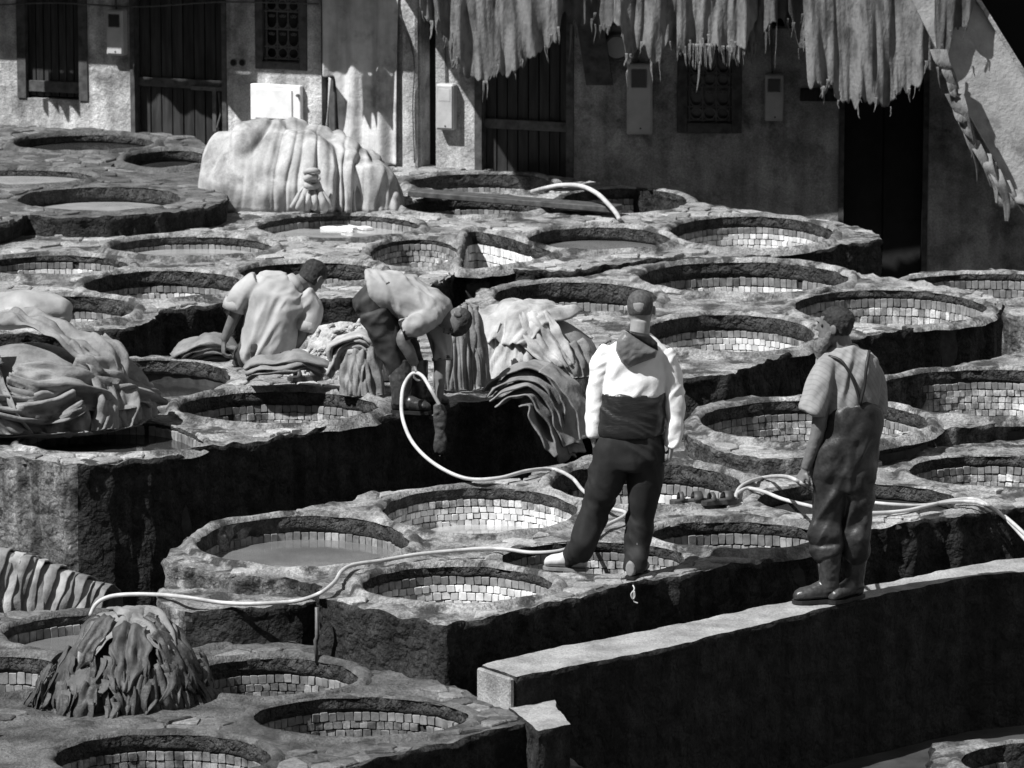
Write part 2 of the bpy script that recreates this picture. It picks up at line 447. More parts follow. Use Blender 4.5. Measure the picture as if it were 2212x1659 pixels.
def part_rims(vats):
    "where two vats nearly touch, the rims share the strip between them"
    for A in vats:
        me = A['rim'].data; n = len(me.vertices); co = np.empty(n * 3); me.vertices.foreach_get('co', co); co = co.reshape(-1, 3)
        for B in vats:
            if B is A: continue
            ring = B['ring'] + B['nrm'] * .012
            k = np.where(inside(co[:, :2], ring))[0]
            for i in k:
                j = np.argmin(((ring - co[i, :2]) ** 2).sum(1)); co[i, :2] = ring[j]
        me.vertices.foreach_set('co', co.ravel()); me.update()
def terrace(name, z, outline, vats=(), base=GZ, spacing=.065, cover=.7, sidemat='side', rough=.028, flag=.17, closed_spline=False, lift=0.0, flags=True, seed=0.0, checker=False, topmat='top', flagmat='flag', pale=None, palemat='lit_side', wav=1.0):
    part_rims(vats)
    poly = np.array([tuple(P(x, y, z)) for x, y in outline])[:, :2]
    ar = np.sum(poly[:, 0] * np.roll(poly[:, 1], -1) - poly[:, 1] * np.roll(poly[:, 0], -1))
    if ar < 0: poly = poly[::-1]
    poly = poly_resample(poly, .04)
    tg = np.roll(poly, -2, 0) - np.roll(poly, 2, 0); tg /= np.linalg.norm(tg, axis=1)[:, None] + 1e-9
    nrm = np.column_stack([tg[:, 1], -tg[:, 0]])
    p3 = np.column_stack([poly, np.full(len(poly), z)])
    poly = poly + nrm * (fbm(p3, 6, 3, seed) * rough * 1.4 + fbm(p3, 1.3, 2, seed) * .04 * wav)[:, None]
    holes = [V['ring'] + V['nrm'] * (V['rimw'] * .8) for V in vats]
    lo, hi = poly.min(0), poly.max(0)
    gx, gy = np.meshgrid(np.arange(lo[0], hi[0], spacing), np.arange(lo[1], hi[1], spacing))
    g = np.column_stack([gx.ravel(), gy.ravel()]); rs = np.random.RandomState(1)
    g += rs.uniform(-.3, .3, g.shape) * spacing
    k = inside(g, poly)
    # only where the picture (with some margin) can see it
    d = np.array([PX((a, b, z)) for a, b in g[k]]) if k.any() else np.zeros((0, 2))
    gi = g[k][(d[:, 0] > -120) & (d[:, 0] < 2330) & (d[:, 1] < 1800)]
    for h in holes:
        gi = gi[~inside(gi, h)]
    ed = edge_dist(gi, poly)
    for h in holes: ed = np.minimum(ed, edge_dist(gi, h))
    gi = gi[ed > spacing * .4]
    vs = [Vector(a) for a in poly]; es = []
    nP = len(poly); es += [(i, (i + 1) % nP) for i in range(nP)]
    for h in holes:
        s = len(vs); hh = h[::2]; vs += [Vector(a) for a in hh]; es += [(s + i, s + (i + 1) % len(hh)) for i in range(len(hh))]
    vs += [Vector(a) for a in gi]
    ov, oe, of, *_ = delaunay_2d_cdt(vs, es, [], 0, 1e-5)
    ov = np.array([tuple(a) for a in ov]); of = np.array([f for f in of if len(f) == 3])
    cen = ov[of].mean(1)
    keep = inside(cen, poly)
    for h in holes: keep &= ~inside(cen, h)
    of = of[keep]
    n0 = len(ov)
    p3 = np.column_stack([ov, np.full(n0, z)])
    zz = z + fbm(p3, 7, 3, seed) * .034 * wav + fbm(p3, 1.2, 2, seed + 4) * .03 * wav - .004 + lift
    v = np.column_stack([ov, zz]).tolist()
    faces = []
    for a, b, c in of:
        A, B, C = ov[a], ov[b], ov[c]
        faces.append((a, b, c) if (B[0] - A[0]) * (C[1] - A[1]) - (B[1] - A[1]) * (C[0] - A[0]) > 0 else (a, c, b))
    mi = [0] * len(faces)
    # sides: the outline again, going down
    depths = [0, .025, .06, .11, .18, .27, .38, .52, .7, z - base]
    depths = [q for q in depths[:-1] if q < z - base - .02] + [z - base]
    prev = None
    p3 = np.column_stack([poly, np.full(nP, z)])
    ztop = z + fbm(p3, 7, 3, seed) * .034 * wav + fbm(p3, 1.2, 2, seed + 4) * .03 * wav - .004 + lift
    for q, dz in enumerate(depths):
        pz = np.column_stack([poly, ztop - dz])
        out = fbm(pz, 7, 3, seed + 2) * rough * 1.6 + fbm(pz, 2, 2, seed + 8) * rough
        if q == 0: out = out * 0
        if q == 1: out += .012
        pz[:, :2] += nrm * out[:, None]
        s = len(v); v += pz.tolist()
        if prev is not None:
            fs = [(prev + i, s + i, s + (i + 1) % nP, prev + (i + 1) % nP) for i in range(nP)]
            faces += fs; mi += [1] * len(fs)
        prev = s
    if pale:  # faces chosen here get the stone with sunlight painted in
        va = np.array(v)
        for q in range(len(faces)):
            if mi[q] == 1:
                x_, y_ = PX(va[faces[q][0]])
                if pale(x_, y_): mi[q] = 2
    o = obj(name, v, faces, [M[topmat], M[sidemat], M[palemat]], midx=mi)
    tag(o, kind='structure')
    sh = [V['ring'] + V['nrm'] * (.018 if V['rimh'] < .02 else V['rimw'] * .85) for V in vats]
    if flags: flagstones(o, z, poly, sh, flag, cover, seed, lift, checker, flagmat)
    return o

def clip_half(poly, p, n):
    out = []
    for i in range(len(poly)):
        a, b = poly[i], poly[(i + 1) % len(poly)]
        da, db = (a[0] - p[0]) * n[0] + (a[1] - p[1]) * n[1], (b[0] - p[0]) * n[0] + (b[1] - p[1]) * n[1]
        if da <= 0: out.append(a)
        if da * db < 0:
            t = da / (da - db); out.append((a[0] + (b[0] - a[0]) * t, a[1] + (b[1] - a[1]) * t))
    return out

def flagstones(parent, z, poly, holes, size, cover, seed, lift, checker, flagmat='flag'):
    rg = random.Random(int(seed * 7) + 11)
    lo, hi = poly.min(0), poly.max(0)
    sx_, sy_ = size, size * .85
    cells = {}
    for i in range(int((hi[0] - lo[0]) / sx_) + 2):
        for j in range(int((hi[1] - lo[1]) / sy_) + 2):
            jit = .36
            cells[i, j] = (lo[0] + (i + (.5 if j % 2 else 0) + rg.uniform(-jit, jit)) * sx_, lo[1] + (j + rg.uniform(-jit, jit)) * sy_)
    pts = np.array(list(cells.values()))
    keys = list(cells.keys())
    ok = inside(pts, poly)
    for h in holes: ok &= ~inside(pts, h)
    noise = fbm(np.column_stack([pts, np.full(len(pts), seed)]), .9, 2)
    stones = []
    for q in range(len(pts)):
        if not ok[q] or noise[q] > (cover - .5) * 1.3 or rg.random() > .93: continue
        x, y = pts[q]
        px_, py_ = PX((x, y, z))
        if px_ < -30 or px_ > 2242 or py_ > 1690: continue
        i, j = keys[q]
        cell = [(x - 1, y - 1), (x + 1, y - 1), (x + 1, y + 1), (x - 1, y + 1)]
        for a in range(-2, 3):
            for b in range(-2, 3):
                if (a or b) and (i + a, j + b) in cells:
                    ox, oy = cells[i + a, j + b]
                    L = math.hypot(ox - x, oy - y)
                    nn = ((ox - x) / L, (oy - y) / L)
                    cell = clip_half(cell, (x + nn[0] * (L / 2 - .007), y + nn[1] * (L / 2 - .007)), nn)
        if len(cell) < 3: continue
        stones.append((np.array(cell), x, y))
    if not stones: return
    allv = np.concatenate([s[0] for s in stones])
    good = inside(allv, poly) & (edge_dist(allv, poly) > .008)
    for h in holes: good &= ~inside(allv, h)
    built = []; k = 0
    for c, x, y in stones:
        g = good[k:k + len(c)]; k += len(c)
        if g.sum() < 2: continue
        if not g.all():
            cc = np.array([x, y])
            for t in (.75, .5, .3):
                bad = np.where(~g)[0]
                tr = cc + (c[bad] - cc) * t
                okk = inside(tr, poly)
                for h in holes: okk &= ~inside(tr, h)
                for w, b_ in enumerate(bad):
                    if okk[w]: c[b_] = tr[w]; g[b_] = True
                if g.all(): break
            c = c[g]
            if len(c) < 3: continue
        area = .5 * abs(np.sum(c[:, 0] * np.roll(c[:, 1], -1) - c[:, 1] * np.roll(c[:, 0], -1)))
        if area < .0035: continue
        built.append((area, c, x, y))
    built.sort(key=lambda t: -t[0])
    rest_v, rest_f = [], []
    for idx, (area, c, x, y) in enumerate(built):
        n = len(c); m = c.mean(0)
        zt = z + lift + float(fbm(np.array([[x, y, z]]), 1.2, 2, seed + 4)[0]) * .03 + rg.uniform(.002, .016)
        tx, ty = rg.uniform(-.05, .05), rg.uniform(-.05, .05)
        v = []
        for s, dz in ((1.0, -.045), (1.0, -.007), (.90, 0)):
            for a in c:
                b = m + (a - m) * s + np.array([rg.uniform(-.003, .003), rg.uniform(-.003, .003)])
                v.append((b[0] - m[0], b[1] - m[1], dz + tx * (b[0] - m[0]) + ty * (b[1] - m[1])))
        f = [tuple(range(2 * n, 3 * n))]
        for r in (0, 1): f += [(r * n + i, r * n + (i + 1) % n, (r + 1) * n + (i + 1) % n, (r + 1) * n + i) for i in range(n)]
        if np.sum(c[:, 0] * np.roll(c[:, 1], -1) - c[:, 1] * np.roll(c[:, 0], -1)) < 0: f = [t[::-1] for t in f]
        if idx < 300:
            o = obj('flagstone', v, f, M[flagmat], parent, smooth=False); o.location = (m[0], m[1], zt)
        else:
            s = len(rest_v); rest_v += [(a + m[0], b + m[1], q + zt) for a, b, q in v]; rest_f += [tuple(i + s for i in t) for t in f]
    if rest_v:
        tag(obj('small_flagstones', rest_v, rest_f, M[flagmat], parent, smooth=False), kind='stuff')

ZB = .05
Z0, ZW, Z1, Z2, Z3, Z4, Z5, Z6 = -.35, -.15, 0.0, .30, .13, .28, .32, .50

# --- front left terrace
v0 = [
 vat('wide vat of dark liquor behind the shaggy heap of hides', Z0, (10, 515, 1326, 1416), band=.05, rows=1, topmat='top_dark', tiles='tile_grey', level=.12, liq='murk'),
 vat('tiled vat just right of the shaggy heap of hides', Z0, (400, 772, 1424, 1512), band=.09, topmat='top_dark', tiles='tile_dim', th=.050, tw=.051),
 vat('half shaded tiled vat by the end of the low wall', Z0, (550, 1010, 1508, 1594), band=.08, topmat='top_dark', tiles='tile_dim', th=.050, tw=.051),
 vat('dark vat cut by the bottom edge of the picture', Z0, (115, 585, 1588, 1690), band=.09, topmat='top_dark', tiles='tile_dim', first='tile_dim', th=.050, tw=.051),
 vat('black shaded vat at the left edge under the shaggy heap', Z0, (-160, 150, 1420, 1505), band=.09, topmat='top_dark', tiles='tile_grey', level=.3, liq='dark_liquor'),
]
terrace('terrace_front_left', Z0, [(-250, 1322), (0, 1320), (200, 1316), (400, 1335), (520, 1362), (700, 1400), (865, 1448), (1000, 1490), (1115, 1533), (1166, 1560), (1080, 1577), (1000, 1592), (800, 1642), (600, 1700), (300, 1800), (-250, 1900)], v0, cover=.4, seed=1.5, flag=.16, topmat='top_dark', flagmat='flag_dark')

# --- front terrace with the two standing men
v1 = [
 vat('vat of grey liquor crossed by the hose, leftmost of the front terrace', Z1, (428, 882, 1116, 1229), band=.10, rows=0, level=.155, liq='murk', rimh=.03),
 vat('tiled vat half full of pale liquor behind the hose', Z1, (826, 1246, 1055, 1158), band=.07, rows=5, level=.245, liq='lime', tiles='tile', th=.045, first='tile_dirty'),
 vat('dry white tiled vat at the front corner of the terrace', Z1, (783, 1192, 1224, 1311), band=.055, tiles='tile', tw=.051, th=.050),
 vat('white tiled vat between the feet of the man in the hooded jacket', Z1, (1085, 1478, 1172, 1241), band=.06, tiles='tile_dirty', tw=.051, th=.050),
 vat('grimy tiled vat right of the dark trousers', Z1, (1405, 1772, 1128, 1196), band=.07, tiles='tile_dirty', first='tile_grey'),
 vat('pale tiled vat behind the pair of sandals', Z1, (1190, 1606, 1003, 1100), band=.13, tiles='tile', first='tile_grey'),
 vat('vat of dark liquor behind the man in waders, crossed by the hose', Z1, (1640, 2068, 1046, 1117), band=.09, tiles=None, level=.10, liq='dark_liquor'),
 vat('tiled vat at the right edge, below the step', Z1, (1965, 2340, 985, 1054), band=.07, tiles='tile_dirty', tw=.051, th=.050),
]
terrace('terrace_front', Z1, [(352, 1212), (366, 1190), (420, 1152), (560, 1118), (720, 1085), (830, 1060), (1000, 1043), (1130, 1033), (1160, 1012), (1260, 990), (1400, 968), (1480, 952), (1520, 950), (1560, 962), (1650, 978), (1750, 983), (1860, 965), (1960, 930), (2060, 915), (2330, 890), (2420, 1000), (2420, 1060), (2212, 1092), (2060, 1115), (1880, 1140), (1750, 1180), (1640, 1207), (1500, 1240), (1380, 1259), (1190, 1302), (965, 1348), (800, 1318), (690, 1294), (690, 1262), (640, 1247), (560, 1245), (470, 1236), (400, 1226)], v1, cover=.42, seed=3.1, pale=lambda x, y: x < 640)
# plastered apron in front of the left vat
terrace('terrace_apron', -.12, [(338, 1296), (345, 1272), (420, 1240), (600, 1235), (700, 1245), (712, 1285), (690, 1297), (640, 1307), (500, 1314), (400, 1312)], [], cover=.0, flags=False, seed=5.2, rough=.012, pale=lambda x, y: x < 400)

# --- middle left terrace (bent man)
v2 = [
 vat('white tiled vat at the boots of the bending man', Z2, (387, 815, 846, 922), band=.09, tiles='tile_dirty', first='tile_grey', th=.050, tw=.051),
 vat('pool of dark water at the foot of the crumpled hides', Z2, poly=[(337, 915), (436, 952), (410, 970), (330, 977), (220, 980), (90, 975), (40, 955), (120, 918)], band=.02, tiles='tile_grey', rows=0, level=.085, liq='dark_liquor', rimh=.015, rimw=.05),
 vat('shaded vat between the crumpled hides and the kneeling man', Z2, (150, 496, 778, 860), band=.1, rows=1, tiles=None, level=.16, liq='dark_liquor'),
]
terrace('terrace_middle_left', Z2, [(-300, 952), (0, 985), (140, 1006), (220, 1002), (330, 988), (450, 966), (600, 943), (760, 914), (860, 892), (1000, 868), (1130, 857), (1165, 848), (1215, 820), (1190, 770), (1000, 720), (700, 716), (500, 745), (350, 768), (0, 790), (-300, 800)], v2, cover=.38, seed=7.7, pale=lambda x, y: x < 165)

# --- middle right terraces
v3 = [
 vat('round raised vat behind the man in waders', Z3, (1512, 2004, 866, 962), band=.09, tiles='tile_dirty', first='tile_grey', tw=.051, th=.050, rimh=.03),
 vat('large tiled vat at the right edge, level with the bearded man', Z3, (1886, 2420, 800, 905), band=.09, tiles='tile_dirty', first='tile_grey', tw=.051, th=.050),
]
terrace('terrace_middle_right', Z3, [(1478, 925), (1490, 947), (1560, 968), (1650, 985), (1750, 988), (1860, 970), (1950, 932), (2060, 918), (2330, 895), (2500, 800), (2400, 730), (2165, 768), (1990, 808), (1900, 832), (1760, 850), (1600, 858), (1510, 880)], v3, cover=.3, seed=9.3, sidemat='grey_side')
v4 = [
 vat('white tiled vat, widest and highest of the right terrace', Z4, (1378, 1834, 567, 642), band=.12, tiles='tile', first='tile_grey'),
 vat('tiled vat at the right corner above the bearded man', Z4, (1716, 2128, 627, 704), band=.06, tiles='tile_dirty', first='tile_grey'),
 vat('shaded cement vat behind the head of the man in the jacket', Z4, (1068, 1418, 610, 680), band=.16, tiles='tile_grey', first='tile_grey'),
 vat('white tiled vat between the heads of the two standing men', Z4, (1395, 1762, 680, 766), band=.12, tiles='tile', first='tile_grey', tw=.051, th=.050),
]
terrace('terrace_right', Z4, [(1320, 800), (1400, 812), (1480, 816), (1566, 810), (1659, 777), (1759, 743), (1850, 728), (1942, 713), (2092, 693), (2150, 677), (2165, 656), (2140, 636), (2000, 606), (1900, 598), (1840, 586), (1750, 568), (1600, 556), (1450, 563), (1380, 572), (1250, 595), (1120, 606), (1040, 625), (1000, 655), (1100, 715), (1250, 760)], v4, cover=.36, seed=11.9)
v4b = [vat('dark tiled vat at the right edge below the building', ZB, (1940, 2330, 592, 650), band=.05, tiles='tile_grey', first='tile_grey', rows=6)]
terrace('terrace_far_right', ZB, [(1928, 602), (2000, 586), (2212, 582), (2420, 600), (2420, 700), (2230, 682), (2150, 668), (2080, 650), (1980, 625)], v4b, cover=.3, seed=13.9, sidemat='lit_side')

# --- rear terrace
v5 = [
 vat('white tiled vat at the far right end of the rear terrace', Z5, (1448, 1797, 468, 541), band=.09, tiles='tile', first='tile_grey', tw=.051, th=.050),
 vat('vat of dark liquor left of the far white tiled vat', Z5, (1140, 1450, 492, 547), band=.1, tiles=None, level=.11, liq='murk'),
 vat('three-cornered white tiled tank in the rear terrace', Z5, poly=[(1014, 503), (1060, 506), (1130, 524), (1192, 547), (1150, 568), (1060, 582), (1000, 584), (1002, 540)], band=.1, tiles='tile', first='tile'),
 vat('tiled vat left of the three-cornered tank', Z5, (800, 990, 518, 585), band=.03, tiles='tile_dirty', first='tile_grey', tw=.051, th=.050),
 vat('vat of pale liquor with scraps floating in it, below the covered mound', Z5, (557, 905, 466, 518), band=.04, rows=0, tiles='tile_grey', level=.10, liq='lime', firsth=.08),
 vat('vat of grey liquor above the white tiled vat at left', Z5, (238, 590, 512, 562), band=.06, rows=0, tiles='tile_grey', level=.10, liq='lime'),
 vat('shaded vat behind the two bowed workers', Z5, (520, 825, 568, 622), band=.12, tiles='tile_grey', first='tile_grey'),
 vat('pale vat along the foot of the building, behind the plank', Z5, (885, 1200, 376, 420), band=.12, rows=3, tiles='tile', first='tile_grey', level=.2, liq='lime'),
 vat('tiled vat right of the covered mound, in front of the plank', Z5, (872, 1178, 430, 470), band=.09, tiles='tile', first='tile_grey'),
 vat('bright tiled vat under the arch of the far hose', Z5, (1215, 1484, 407, 462), band=.09, tiles='tile', first='tile_grey', tw=.051, th=.050),
 vat('tiled vat at the left edge, below the stone corner', Z5, (-60, 280, 553, 600), band=.05, tiles='tile', first='tile_grey', tw=.051, th=.050),
 vat('bright white tiled vat left of the kneeling man', Z5, (185, 525, 585, 650), band=.12, tiles='tile', first='tile_grey', tw=.051, th=.050),
 vat('tiled vat behind the pale sack', Z5, (20, 290, 640, 706), band=.12, tiles='tile', first='tile_grey', tw=.051, th=.050),
]
terrace('terrace_rear', Z5, [(-300, 715), (130, 716), (270, 710), (330, 692), (345, 668), (420, 661), (500, 655), (560, 645), (700, 645), (880, 645), (960, 606), (985, 585), (1106, 580), (1240, 587), (1300, 573), (1440, 556), (1560, 552), (1692, 543), (1776, 535), (1909, 514), (1880, 497), (1792, 478), (1659, 460), (1500, 438), (1350, 404), (1250, 387), (1100, 366), (900, 352), (400, 345), (300, 420), (-300, 470)], v5, cover=.5, seed=15.1, flag=.19)
v6 = [
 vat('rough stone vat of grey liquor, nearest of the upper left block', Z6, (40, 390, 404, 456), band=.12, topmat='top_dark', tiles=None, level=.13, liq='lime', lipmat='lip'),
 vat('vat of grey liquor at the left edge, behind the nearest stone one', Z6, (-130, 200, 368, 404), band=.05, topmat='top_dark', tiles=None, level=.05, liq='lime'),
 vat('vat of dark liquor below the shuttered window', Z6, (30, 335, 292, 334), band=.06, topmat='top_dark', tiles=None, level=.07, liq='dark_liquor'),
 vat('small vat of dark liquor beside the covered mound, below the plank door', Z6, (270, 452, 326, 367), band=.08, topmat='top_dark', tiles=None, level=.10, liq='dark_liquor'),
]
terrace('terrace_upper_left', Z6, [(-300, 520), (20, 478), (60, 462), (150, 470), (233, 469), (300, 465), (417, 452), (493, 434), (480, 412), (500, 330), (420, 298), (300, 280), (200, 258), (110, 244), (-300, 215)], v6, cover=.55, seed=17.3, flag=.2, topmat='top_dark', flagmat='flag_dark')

# --- low wall the bearded man stands on
def slab(name, z, outline, base, m, seed, rough=.012, label=None, cat=None):
    o = terrace(name, z, outline, [], base=base, flags=False, seed=seed, rough=rough, wav=.35)
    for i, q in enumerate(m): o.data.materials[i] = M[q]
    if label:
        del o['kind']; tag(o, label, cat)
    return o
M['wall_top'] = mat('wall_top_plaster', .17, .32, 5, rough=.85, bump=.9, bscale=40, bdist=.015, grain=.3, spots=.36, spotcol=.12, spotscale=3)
M['wall_shade'] = mat('wall_shade_plaster', .008, .034, 9, rough=.9, bump=1, bscale=45, bdist=.03, grain=.6, streak=.5, chunk=9, spots=.35, spotcol=.025, spotscale=5)  # same plaster as the top, near black to paint deep shade
slab('low_wall', ZW, [(1041, 1434), (1116, 1459), (1400, 1405), (1700, 1333), (1850, 1295), (2100, 1243), (2212, 1231), (2420, 1190), (2420, 1150), (2212, 1204), (2150, 1209), (1850, 1268), (1500, 1340), (1250, 1388)], GZ, ('wall_top', 'wall_shade'), 21.0, .011, 'long low plaster wall carrying the bearded man in waders', 'wall')
slab('stone_step', -.33, [(1104, 1528), (1160, 1502), (1196, 1508), (1201, 1525), (1231, 1563), (1165, 1578), (1140, 1560)], GZ, ('wall_top', 'wall_shade'), 22.0, .012, 'broken stone step at the end of the low wall', 'step')
slab('stone_lump', -.62, [(1172, 1662), (1200, 1622), (1232, 1636), (1268, 1668), (1260, 1720), (1180, 1720)], GZ, ('top', 'side'), 23.0, .02, 'pointed stone lump at the bottom edge under the broken step', 'stone')
vb = [vat('white tiled vat in the bottom right corner', -.6, (2080, 2420, 1606, 1690), band=.10, tiles='tile', first='tile_grey', tw=.051, th=.050)]
terrace('terrace_front_right', -.6, [(2015, 1602), (2100, 1601), (2420, 1640), (2420, 1800), (2010, 1740)], vb, seed=25.0, flags=False)

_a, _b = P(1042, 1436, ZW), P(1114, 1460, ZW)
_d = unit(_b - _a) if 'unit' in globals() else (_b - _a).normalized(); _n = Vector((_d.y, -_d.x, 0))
MB().box((0, -.004, -.34), ((_b - _a).length, .03, -.012), lambda u, n, z: tuple(_a + _d * u + _n * (n + .012) + Vector((0, 0, z))), .008).build('lit_end_slab', M['wall_top'], bpy.data.objects['low_wall'])  # thin slab added so the end looks sunlit against the darkened sides
# ================================================================== building behind
M['plaster'] = mat('old_plaster', .28, .60, 3, rough=.9, bump=1, bscale=24, bdist=.02, spots=.42, spotcol=.16, spotscale=2.2, streak=.35, grain=.35)
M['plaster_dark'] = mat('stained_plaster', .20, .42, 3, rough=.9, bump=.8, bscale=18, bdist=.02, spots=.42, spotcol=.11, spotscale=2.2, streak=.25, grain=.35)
M['wood'] = mat('weathered_wood', .012, .042, 5, rough=.7, bump=.5, bscale=30, bdist=.006, stretch=(4, 4, .4), rnd=.3)
M['wood_edge'] = mat('worn_wood_frame', .03, .085, 6, rough=.7, bump=.5, bscale=30, bdist=.006, stretch=(2, 2, 2))
M['void'] = mat('dark_room', .008, .012, 2, rough=.9, bump=0)
M['iron'] = mat('wrought_iron', .05, .10, 20, rough=.5, bump=.2, metallic=0.0, spec=.5)
M['boxpaint'] = mat('meter_box_plastic', .34, .46, 5, rough=.5, bump=.1, spots=.3, spotcol=.22, spotscale=6)
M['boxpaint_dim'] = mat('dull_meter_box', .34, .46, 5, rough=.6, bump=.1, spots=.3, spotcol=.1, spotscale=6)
M['whitebox'] = mat('white_box_paint', .6, .8, 5, rough=.5, bump=.1, spots=.25, spotcol=.4, spotscale=8)
M['glass'] = mat('dark_glass', .02, .03, 3, rough=.15, bump=0, spec=.6)
M['concrete'] = mat('grey_concrete', .24, .40, 4, rough=.9, bump=.7, bscale=25, bdist=.015, spots=.35, spotcol=.1, spotscale=3)

class WallPlane:
    "local coordinates: s along the wall (metres), z up, n out of the wall towards the yard"
    def __init__(w, A, B):
        w.A = Vector((A[0], A[1], 0)); d = Vector((B[0] - A[0], B[1] - A[1], 0)); w.L = d.length; w.d = d.normalized()
        w.n = Vector((w.d.y, -w.d.x, 0))
    def loc(w, x, y, off=0.0):
        r = ray(x, y); o = Vector((0, 0, CAM_H))
        t = ((w.A + w.n * off) - o).dot(w.n) / r.dot(w.n)
        p = o + r * t
        return (p - w.A).dot(w.d), p.z
    def pt(w, s, n, z): 
        q = w.A + w.d * s + w.n * n
        return (q.x, q.y, z)
WL = WallPlane((-7.5, 48.12), (.56, 44.9))
WR = WallPlane((.56, 44.9), (8.0, 44.45))
ZT = 8.0
def wall_with_openings(w, name, openings, base, m, parent, depth=.22):
    S = sorted({0, w.L, *[o[0] for o in openings], *[o[1] for o in openings]})
    Zs = sorted({base, ZT, *[o[2] for o in openings], *[o[3] for o in openings]})
    mb = MB()
    for i in range(len(S) - 1):
        for j in range(len(Zs) - 1):
            sc, zc = (S[i] + S[i + 1]) / 2, (Zs[j] + Zs[j + 1]) / 2
            if any(o[0] < sc < o[1] and o[2] < zc < o[3] for o in openings): continue
            mb.add([w.pt(S[i], 0, Zs[j]), w.pt(S[i + 1], 0, Zs[j]), w.pt(S[i + 1], 0, Zs[j + 1]), w.pt(S[i], 0, Zs[j + 1])], [(0, 1, 2, 3)])
    for a, b, c, d in openings:
        for q in ([(a, c), (a, d)], [(b, d), (b, c)], [(a, d), (b, d)], [(b, c), (a, c)]):
            (s0, z0), (s1, z1) = q
            mb.add([w.pt(s0, 0, z0), w.pt(s1, 0, z1), w.pt(s1, -depth, z1), w.pt(s0, -depth, z0)], [(0, 1, 2, 3)])
        mb.add([w.pt(a, -depth, c), w.pt(b, -depth, c), w.pt(b, -depth, d), w.pt(a, -depth, d)], [(0, 1, 2, 3)], 1)
    o = mb.build(name, [m, M['void']], parent)
    return o
bld = empty('tannery_building', WL.pt(WL.L, 0, 0), 'old plastered building with plank doors behind the vats', 'building')
def rectpx(w, x0, x1, y0, y1, off=0.0):
    xm, ym = (x0 + x1) / 2, (y0 + y1) / 2
    return w.loc(x0, ym, off)[0], w.loc(x1, ym, off)[0], w.loc(xm, y1, off)[1], w.loc(xm, y0, off)[1]
oL = {k: rectpx(WL, *v) for k, v in {
    'shutter': (36, 188, -170, 214), 'door': (281, 489, -190, 330), 'window': (556, 659, -110, 146),
    'slot': (694, 736, -200, 400), 'recess': (908, 941, -200, 400), 'door2': (1026, 1240, -190, 410)}.items()}
oR = {k: rectpx(WR, *v) for k, v in {
    'window': (1468, 1598, 88, 282), 'door': (1812, 2006, -20, 640), 'opening': (2090, 2330, -220, 150), 'vent': (1660, 1740, -60, 62)}.items()}  # the black-backed opening at upper right is added to darken that corner
wall_with_openings(WL, 'wall', list(oL.values()), -.2, M['plaster'], bld)
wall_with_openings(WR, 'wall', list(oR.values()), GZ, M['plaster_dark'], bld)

def plank_door(w, r, planks, bars, parent, inset=-.10, fw=.07, name='door', seed=1):
    rg = random.Random(seed)
    a, b, c, d = r
    mb = MB()
    fr = lambda s, n, z: w.pt(s, n, z)
    mb.box((a, inset, c), (a + fw, .015, d), fr); mb.box((b - fw, inset, c), (b, .015, d), fr)
    fobj = mb.build(name, M['wood_edge'], parent)
    W = (b - a - 2 * fw) / planks
    for i in range(planks):
        o = MB().box((a + fw + i * W + .005, inset - .03 + rg.uniform(-.004, .004), c + .02), (a + fw + (i + 1) * W - .005, inset + rg.uniform(-.003, .004), d), fr, .003).build('plank', M['wood'], fobj)
    for (z0, z1, s0, s1) in bars:
        MB().box((a + fw + (b - a - 2 * fw) * s0, inset + .006, z0), (a + fw + (b - a - 2 * fw) * s1, inset + .035, z1), fr, .004).build('crossbar', M['wood_edge'], fobj)
    return fobj
zL = lambda x, y: WL.loc(x, y)[1]
zR = lambda x, y: WR.loc(x, y)[1]
d1 = plank_door(WL, oL['door'], 8, [(zL(385, 192), zL(385, 172), 0, 1)], bld, fw=.045)
mb = MB()
s0, z0 = WL.loc(408, 196); s1, z1 = WL.loc(484, 190)
mb.box((s0, -.06, z1 - .04), (s1, -.04, z1), lambda s, n, z: WL.pt(s, n, z), .003)
mb.box((s1 - .14, -.05, z1 - .42), (s1 - .1, -.035, z1), lambda s, n, z: WL.pt(s, n, z), .003)
mb.tube([WL.pt(s1 - .07, -.04, z1 - .05), WL.pt(s1 - .05, -.03, z1 - .25), WL.pt(s1 - .09, -.03, z1 - .38)], .012, 6)
mb.build('latch', M['iron'], d1)
d2 = plank_door(WL, oL['door2'], 8, [(zL(1130, 283), zL(1130, 262), 0, 1)], bld, seed=2)
sh = plank_door(WL, oL['shutter'], 7, [(zL(110, 200), zL(110, 176), 0, 1)], bld, inset=-.05, fw=.09, name='shutter', seed=3)
M['door_black'] = mat('black_door', .008, .016, 5, rough=.8, bump=.3)
d3 = plank_door(WR, oR['door'], 2, [], bld, inset=-.19, fw=.05, seed=4)
for _c in d3.children: _c.data.materials[0] = M['door_black']

